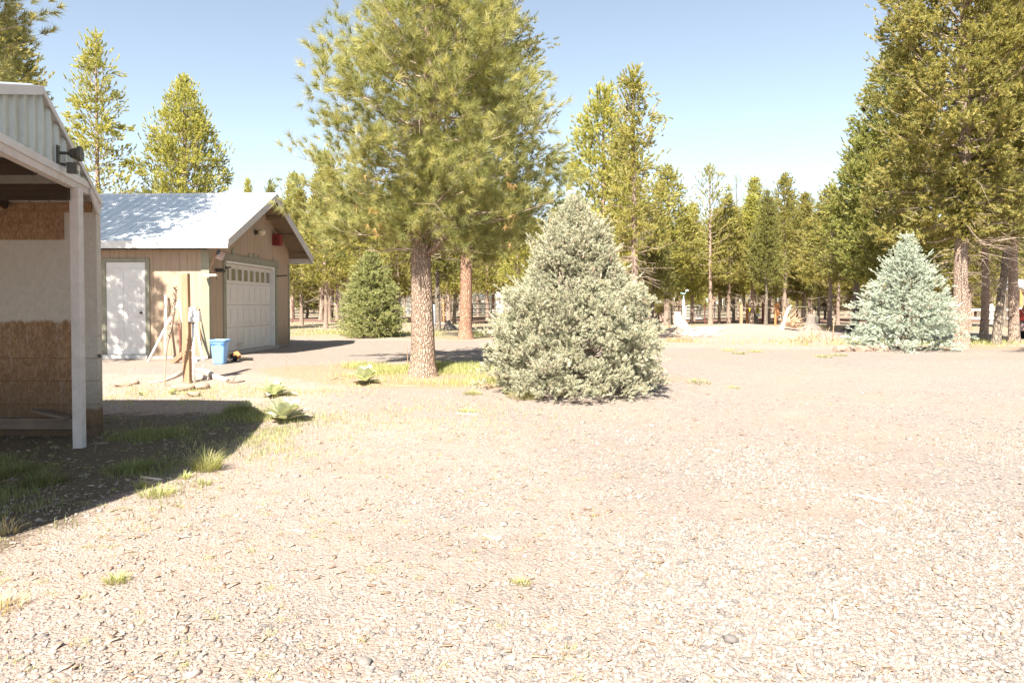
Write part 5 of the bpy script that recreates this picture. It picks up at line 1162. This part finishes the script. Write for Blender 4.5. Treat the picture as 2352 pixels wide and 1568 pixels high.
t, Yp = fpost(1787, 694, 728, .1, 'stump_grey', 'short grey post carrying the rusty panel', sq=True)
t = thing('rusty_panel', W(1787, 727, 45), 'tall orange rusty sheet hung at the fence right of the dark red post', 'metal panel'); b = MB(); A = W(1783.5, 727, 45); B = W(1790.5, 695, 45); b.frame(A, (B[0] - A[0], 0, 0), (0, .04, 0), (0, 0, B[2] - A[2])); b.build('sheet', M['rust'], t)
b = MB(); b.frame([A[0] - .02, 45.04, float(zg(A[0], 45)) - .05], (.06, 0, 0), (0, .06, 0), (0, 0, B[2] - float(zg(A[0], 45)))); b.build('leg', M['darkrust'], t)
t = thing('warning_sign', W(1740, 727, 50), 'yellow sign with dark marks and a white tag below, between the fence posts', 'sign')
def plate(px0, px1, y0, y1, m_, nm, par, Y_=50., th=.02, dy=0):
    b = MB(); A = W(px0, y1, Y_); B = W(px1, y0, Y_); b.frame(A + [0, dy, 0], (B[0] - A[0], 0, 0), (0, th, 0), (0, 0, B[2] - A[2])); return b.build(nm, M[m_], par)
pl = plate(1736, 1744.3, 706, 719.5, 'yellow', 'sign_plate', t); plate(1737, 1744, 720.3, 726.5, 'white_paint', 'white_tag', t)
M['sign_ink'] = plain('sign_ink', (.10, .08, .03), .6)
for q in ((1737.5, 1741, 708, 710), (1741.5, 1743, 709.5, 712), (1738, 1742.5, 712.6, 714.2), (1738, 1740, 715.6, 717.4)): plate(*q, 'sign_ink', 'mark', pl, th=.004, dy=-.006)
b = MB(); c = GX(1740, 50.1); b.frame(c + [-.04, 0, -.1], (.08, 0, 0), (0, .06, 0), (0, 0, 1.3)); b.build('stake', M['root_wood'], t)
t = thing('yellow_tag', W(1722, 720, 52), 'narrow yellow tag on the fence beside the orange rusty post', 'sign'); plate(1720, 1723.5, 707, 719.5, 'yellow', 'sign_plate', t, 52.); b = MB(); c = GX(1722, 52.1); b.frame(c + [-.03, 0, -.1], (.06, 0, 0), (0, .05, 0), (0, 0, 1.1)); b.build('stake', M['pvc'], t)
t = thing('pipe_rail', GX(1730, 46.5), 'long dark pipe rail with wires linking the fence posts right of the silver gate', 'fence'); b = MB(); b.tube([W(1676, 704, 46.5), W(1900, 705, 46.5)], .03, 8); b.build('top_rail', M['pipe_dark'], t)
for y_ in (712, 720, 729): b = MB(); b.tube([W(1676, y_, 46.5), W(1900, y_ + .5, 46.5)], .008, 4); b.build('wire', M['pipe_dark'], t)
t = thing('wooden_rail', GX(1555, 49), 'brown wooden rail left of the white lamp pipe', 'fence'); b = MB(); b.bar(W(1535, 704.5, 49), W(1567, 704, 49), .06, .08); b.build('rail', M['root_wood'], t); b = MB(); b.tube([GX(1567, 49) + [0, 0, -.1], W(1567, 702, 49)], .05, 8); b.build('post', M['root_wood'], t)
# dark pipe gate behind the pines
Yd = 48.5; t = thing('field_gate', GX(1110, Yd), 'dark five-bar pipe gate behind the red trunked pine', 'gate')
b = MB(); 
for y_ in (698, 709, 719, 728.5, 738): b.tube([W(1040, y_ + .5, Yd), W(1200, y_ - .3, Yd)], .028, 6)
b.build('bars', M['pipe_dark'], t)
for px in (1041, 1085, 1138, 1199): b = MB(); b.tube([W(px, 698 if px != 1138 else 693, Yd), W(px, 738 if px != 1138 else 743.5, Yd)], .035, 8); b.build('upright', M['pipe_dark'], t)
fpost(1019, 687, 741, .05, 'rust', 'bright orange stake between the grey trunk and the thin dark ones')
fpost(672, 690, 742, .03, 'darkrust', 'thin dark steel stake beside the far garage corner')
g = G(1032, 755); t = thing('tree_stump', g, 'small grey root stump between the thick middle trunks', 'stump'); b = MB(); b.tube([g + [0, 0, -.05], g + [-.05, 0, .2], g + [-.1, 0, .42]], [.34, .2, .14], 10, wob=.4, seed=8); b.tube([g + [.1, 0, .15], g + [.5, 0, -.02]], [.1, .04], 7, wob=.3); b.build('trunk_base', M['stump_grey'], t)
g = G(1019, 748); rock(1019, 748, (.4, .3, .25), 'pale rock beside the small grey root stump', 31, 'concrete')
t = thing('tarp', GX(992, 40), 'blue grey tarpaulin over a heap just right of the big pine trunk', 'tarpaulin'); b = MB(); c = GX(994, 40); b.rock(c + [0, 0, .55], (.8, .6, 1.5), 12); b.build('cover', plain('grey_blue_tarp', (.22, .26, .30), .6, .3, 9, bump=.4), t)
# white buildings beyond the trees
def house(px0, px1, ytop, Y_, label, wins, dep=7, roofc='metal_roof', wall='white_paint', zt=None):
    A, B = GX(px0, Y_), GX(px1, Y_); z = W(px0, ytop, Y_)[2]; t = thing('house', (A + B) / 2, label, 'house'); b = MB(); b.frame(A + [0, 0, -.2], (B[0] - A[0], 0, 0), (0, dep, 0), (0, 0, z - A[2] + .2)); b.build('wall', M[wall], t)
    b = MB(); zz = z + .0; w_ = B[0] - A[0]; b.prism([(A[0] - .3, Y_ - .4, zz), (A[0] - .3, Y_ + dep + .4, zz), (A[0] - .3, Y_ + dep / 2, zz + 1.0)], (w_ + .6, 0, 0)); b.build('roof', M[roofc], t)
    for (p0_, p1_, y0, y1) in wins: 
        b = MB(); a_, c_ = W(p0_, y1, Y_), W(p1_, y0, Y_); b.frame(a_ + [0, -.05, 0], (c_[0] - a_[0], 0, 0), (0, .045, 0), (0, 0, c_[2] - a_[2])); wn = b.build('window', M['glass'], t)
    return t
house(910, 960, 672, 95, 'white building half hidden between the small spruce and the big pine trunk', [(915, 920, 682, 692)])
house(1085, 1180, 683, 105, 'long white building seen behind the dark pipe gate', [(1098, 1103, 689, 697), (1145, 1150, 689, 697), (1163, 1168, 689, 697)])
# right edge: rail fence, brown barn, car
Yr = 47.0; t = thing('rail_fence', GX(2280, Yr), 'two-rail white wooden fence behind the right hand trunks', 'fence')
for y_ in (711, 731): b = MB(); b.bar(W(2215, y_, Yr), W(2360, y_, Yr), .06, .13); b.build('rail', M['white_paint'], t)
for px in (2219, 2279, 2345): b = MB(); c = GX(px, Yr); b.frame(c + [-.08, .04, -.1], (.16, 0, 0), (0, .12, 0), (0, 0, W(px, 698 if px == 2279 else 706, Yr)[2] - c[2] + .1)); b.build('post', M['white_paint'], t)
M['brown_siding'] = plain('brown_siding', (.26, .205, .17), .8, .08, 3, bump=.2)
A = GX(2342, 52); t = thing('barn', A, 'brown walled outbuilding with orange corner board and white roof edge at the right edge', 'barn')
zt_ = W(2342, 664, 52)[2]
b = MB(); b.frame(A + [0, 0, -.2], (9, 0, 0), (0, 1.42, 0), (0, 0, zt_ - A[2] + .2)); b.build('wall', M['brown_siding'], t)
b = MB(); b.frame(A + [-.04, -.06, 0], (.22, 0, 0), (0, .055, 0), (0, 0, zt_ - A[2] - .01)); b.build('corner_board', plain('orange_stain', (.42, .24, .10), .7, .1), t)
b = MB(); b.prism([A + [0, -.4, zt_ - A[2] + .003], A + [0, 1.7, zt_ - A[2] + .003], A + [0, 1.7, zt_ - A[2] + .75], A + [0, -.4, zt_ - A[2] + .12]], (9.3, 0, 0)); b.build('roof', M['metal_roof'], t)
# parked car, its rear corner at the right edge
g = GX(2341, 25.5); cx_, cy_, cz_ = g; t = thing('parked_car', g, 'dark maroon car seen only by its rear corner at the right edge', 'car')
M['car_paint'] = plain('maroon_car_paint', (.06, .04, .04), .3, .05, 2, spec=.6); M['car_glass'] = plain('dark_car_glass', (.10, .105, .12), .12, .05, 2, spec=.7); M['bumper'] = plain('bumper_plastic', (.30, .22, .21), .5, .08, 4); M['tyre'] = plain('tyre_rubber', (.03, .03, .03), .85, .1, 8); M['lens_red'] = plain('red_lens', (.25, .02, .015), .25, .1, 20, spec=.6)
b = MB()
def sec(y_, w0, z0_, z1_, zt_, wt): return [(cx_ + .02 + 0, y_, z0_), (cx_ - .02, y_, z1_ - .25), (cx_, y_, z1_), (cx_ + wt, y_, zt_), (cx_ + 1.78 - wt, y_, zt_), (cx_ + 1.78, y_, z1_), (cx_ + 1.80, y_, z1_ - .25), (cx_ + 1.76, y_, z0_)]
gz_ = cz_
loft(b, [sec(cy_, 0, gz_ + .35, gz_ + .85, gz_ + .9, .05), sec(cy_ + .06, 0, gz_ + .3, gz_ + .92, gz_ + 1.38, .22), sec(cy_ + .5, 0, gz_ + .3, gz_ + .95, gz_ + 1.5, .24), sec(cy_ + 2.4, 0, gz_ + .3, gz_ + .95, gz_ + 1.5, .24), sec(cy_ + 3.2, 0, gz_ + .3, gz_ + .92, gz_ + 1.0, .08), sec(cy_ + 4.3, 0, gz_ + .32, gz_ + .8, gz_ + .85, .1)]); b.build('body', M['car_paint'], t, bevel=.03)
b = MB(); b.prism([(cx_ + .12, cy_ - .0, gz_ + .98), (cx_ + 1.66, cy_ - .0, gz_ + .98), (cx_ + 1.54, cy_ + .0, gz_ + 1.34), (cx_ + .24, cy_ + .0, gz_ + 1.34)], (0, .05, 0)); b.build('rear_window', M['car_glass'], t)
b = MB(); b.box((cx_ + .9, cy_ - .06, gz_ + .42), (1.84, .22, .26)); b.build('bumper', M['bumper'], t, bevel=.05)
for sx_ in (0, 1): b = MB(); b.box((cx_ + (.07 if not sx_ else 1.71), cy_ - .01, gz_ + .86), (.15, .06, .42)); b.build('tail_light', M['lens_red'], t, bevel=.015)
for sx_ in (.1, 1.68):
    for sy_ in (.85, 3.45): 
        b = MB(); c = np.array([cx_ + sx_, cy_ + sy_, gz_ + .31]); b.tube([c + [-.1, 0, 0], c + [.1, 0, 0]], .31, 20); wh = b.build('wheel', M['tyre'], t); b = MB(); b.tube([c + [-.11, 0, 0], c + [.11, 0, 0]], .19, 16); b.build('rim', M['galv'], wh)
t.rotation_euler = (0, 0, -math.atan2(cx_, cy_) - .04)
# far forest as one mass
rr = np.random.default_rng(55); b = MB(); TP = []; 
for i in range(1150):
    Y_ = rr.uniform(125, 330); X_ = rr.uniform(-1.1, 1.1) * Y_; H_ = rr.uniform(9, 14) * (.8 + Y_ / 700); z_ = float(zg(X_, Y_))
    b.tube([(X_, Y_, z_ - .3), (X_ + rr.normal(0, .2), Y_, z_ + H_)], [.17, .04], 5, cap=False)
    n_ = 46; h_ = rr.random(n_) ** .85; r_ = (1 - h_) * 2.1 + .25; a = rr.random(n_) * 6.28
    TP.append(np.stack([X_ + r_ * np.cos(a) * rr.random(n_) ** .5, Y_ + r_ * np.sin(a), z_ + 2.6 + h_ * (H_ - 2.2)], -1))
    if Y_ > 230: TP.append(np.stack([X_ + rr.normal(0, 3, 14), Y_ + rr.normal(0, 1, 14), z_ + rr.random(14) * 2.6], -1))
TP = np.concatenate(TP); ff = thing('distant_forest', (0, 200, 0), 'far-off pine forest closing the view behind the woods', 'forest'); ff['kind'] = 'stuff'
b.build('trunks', M['bark_grey'], ff); V_, T_, var = tufts(TP, rr.normal(0, .5, (len(TP), 3)) + [0, 0, .6], np.full(len(TP), .6), 7, .75, .5, .3, 1.5, rr); mesh_obj('foliage', V_, T_, M['lodge'], ff, var=var)
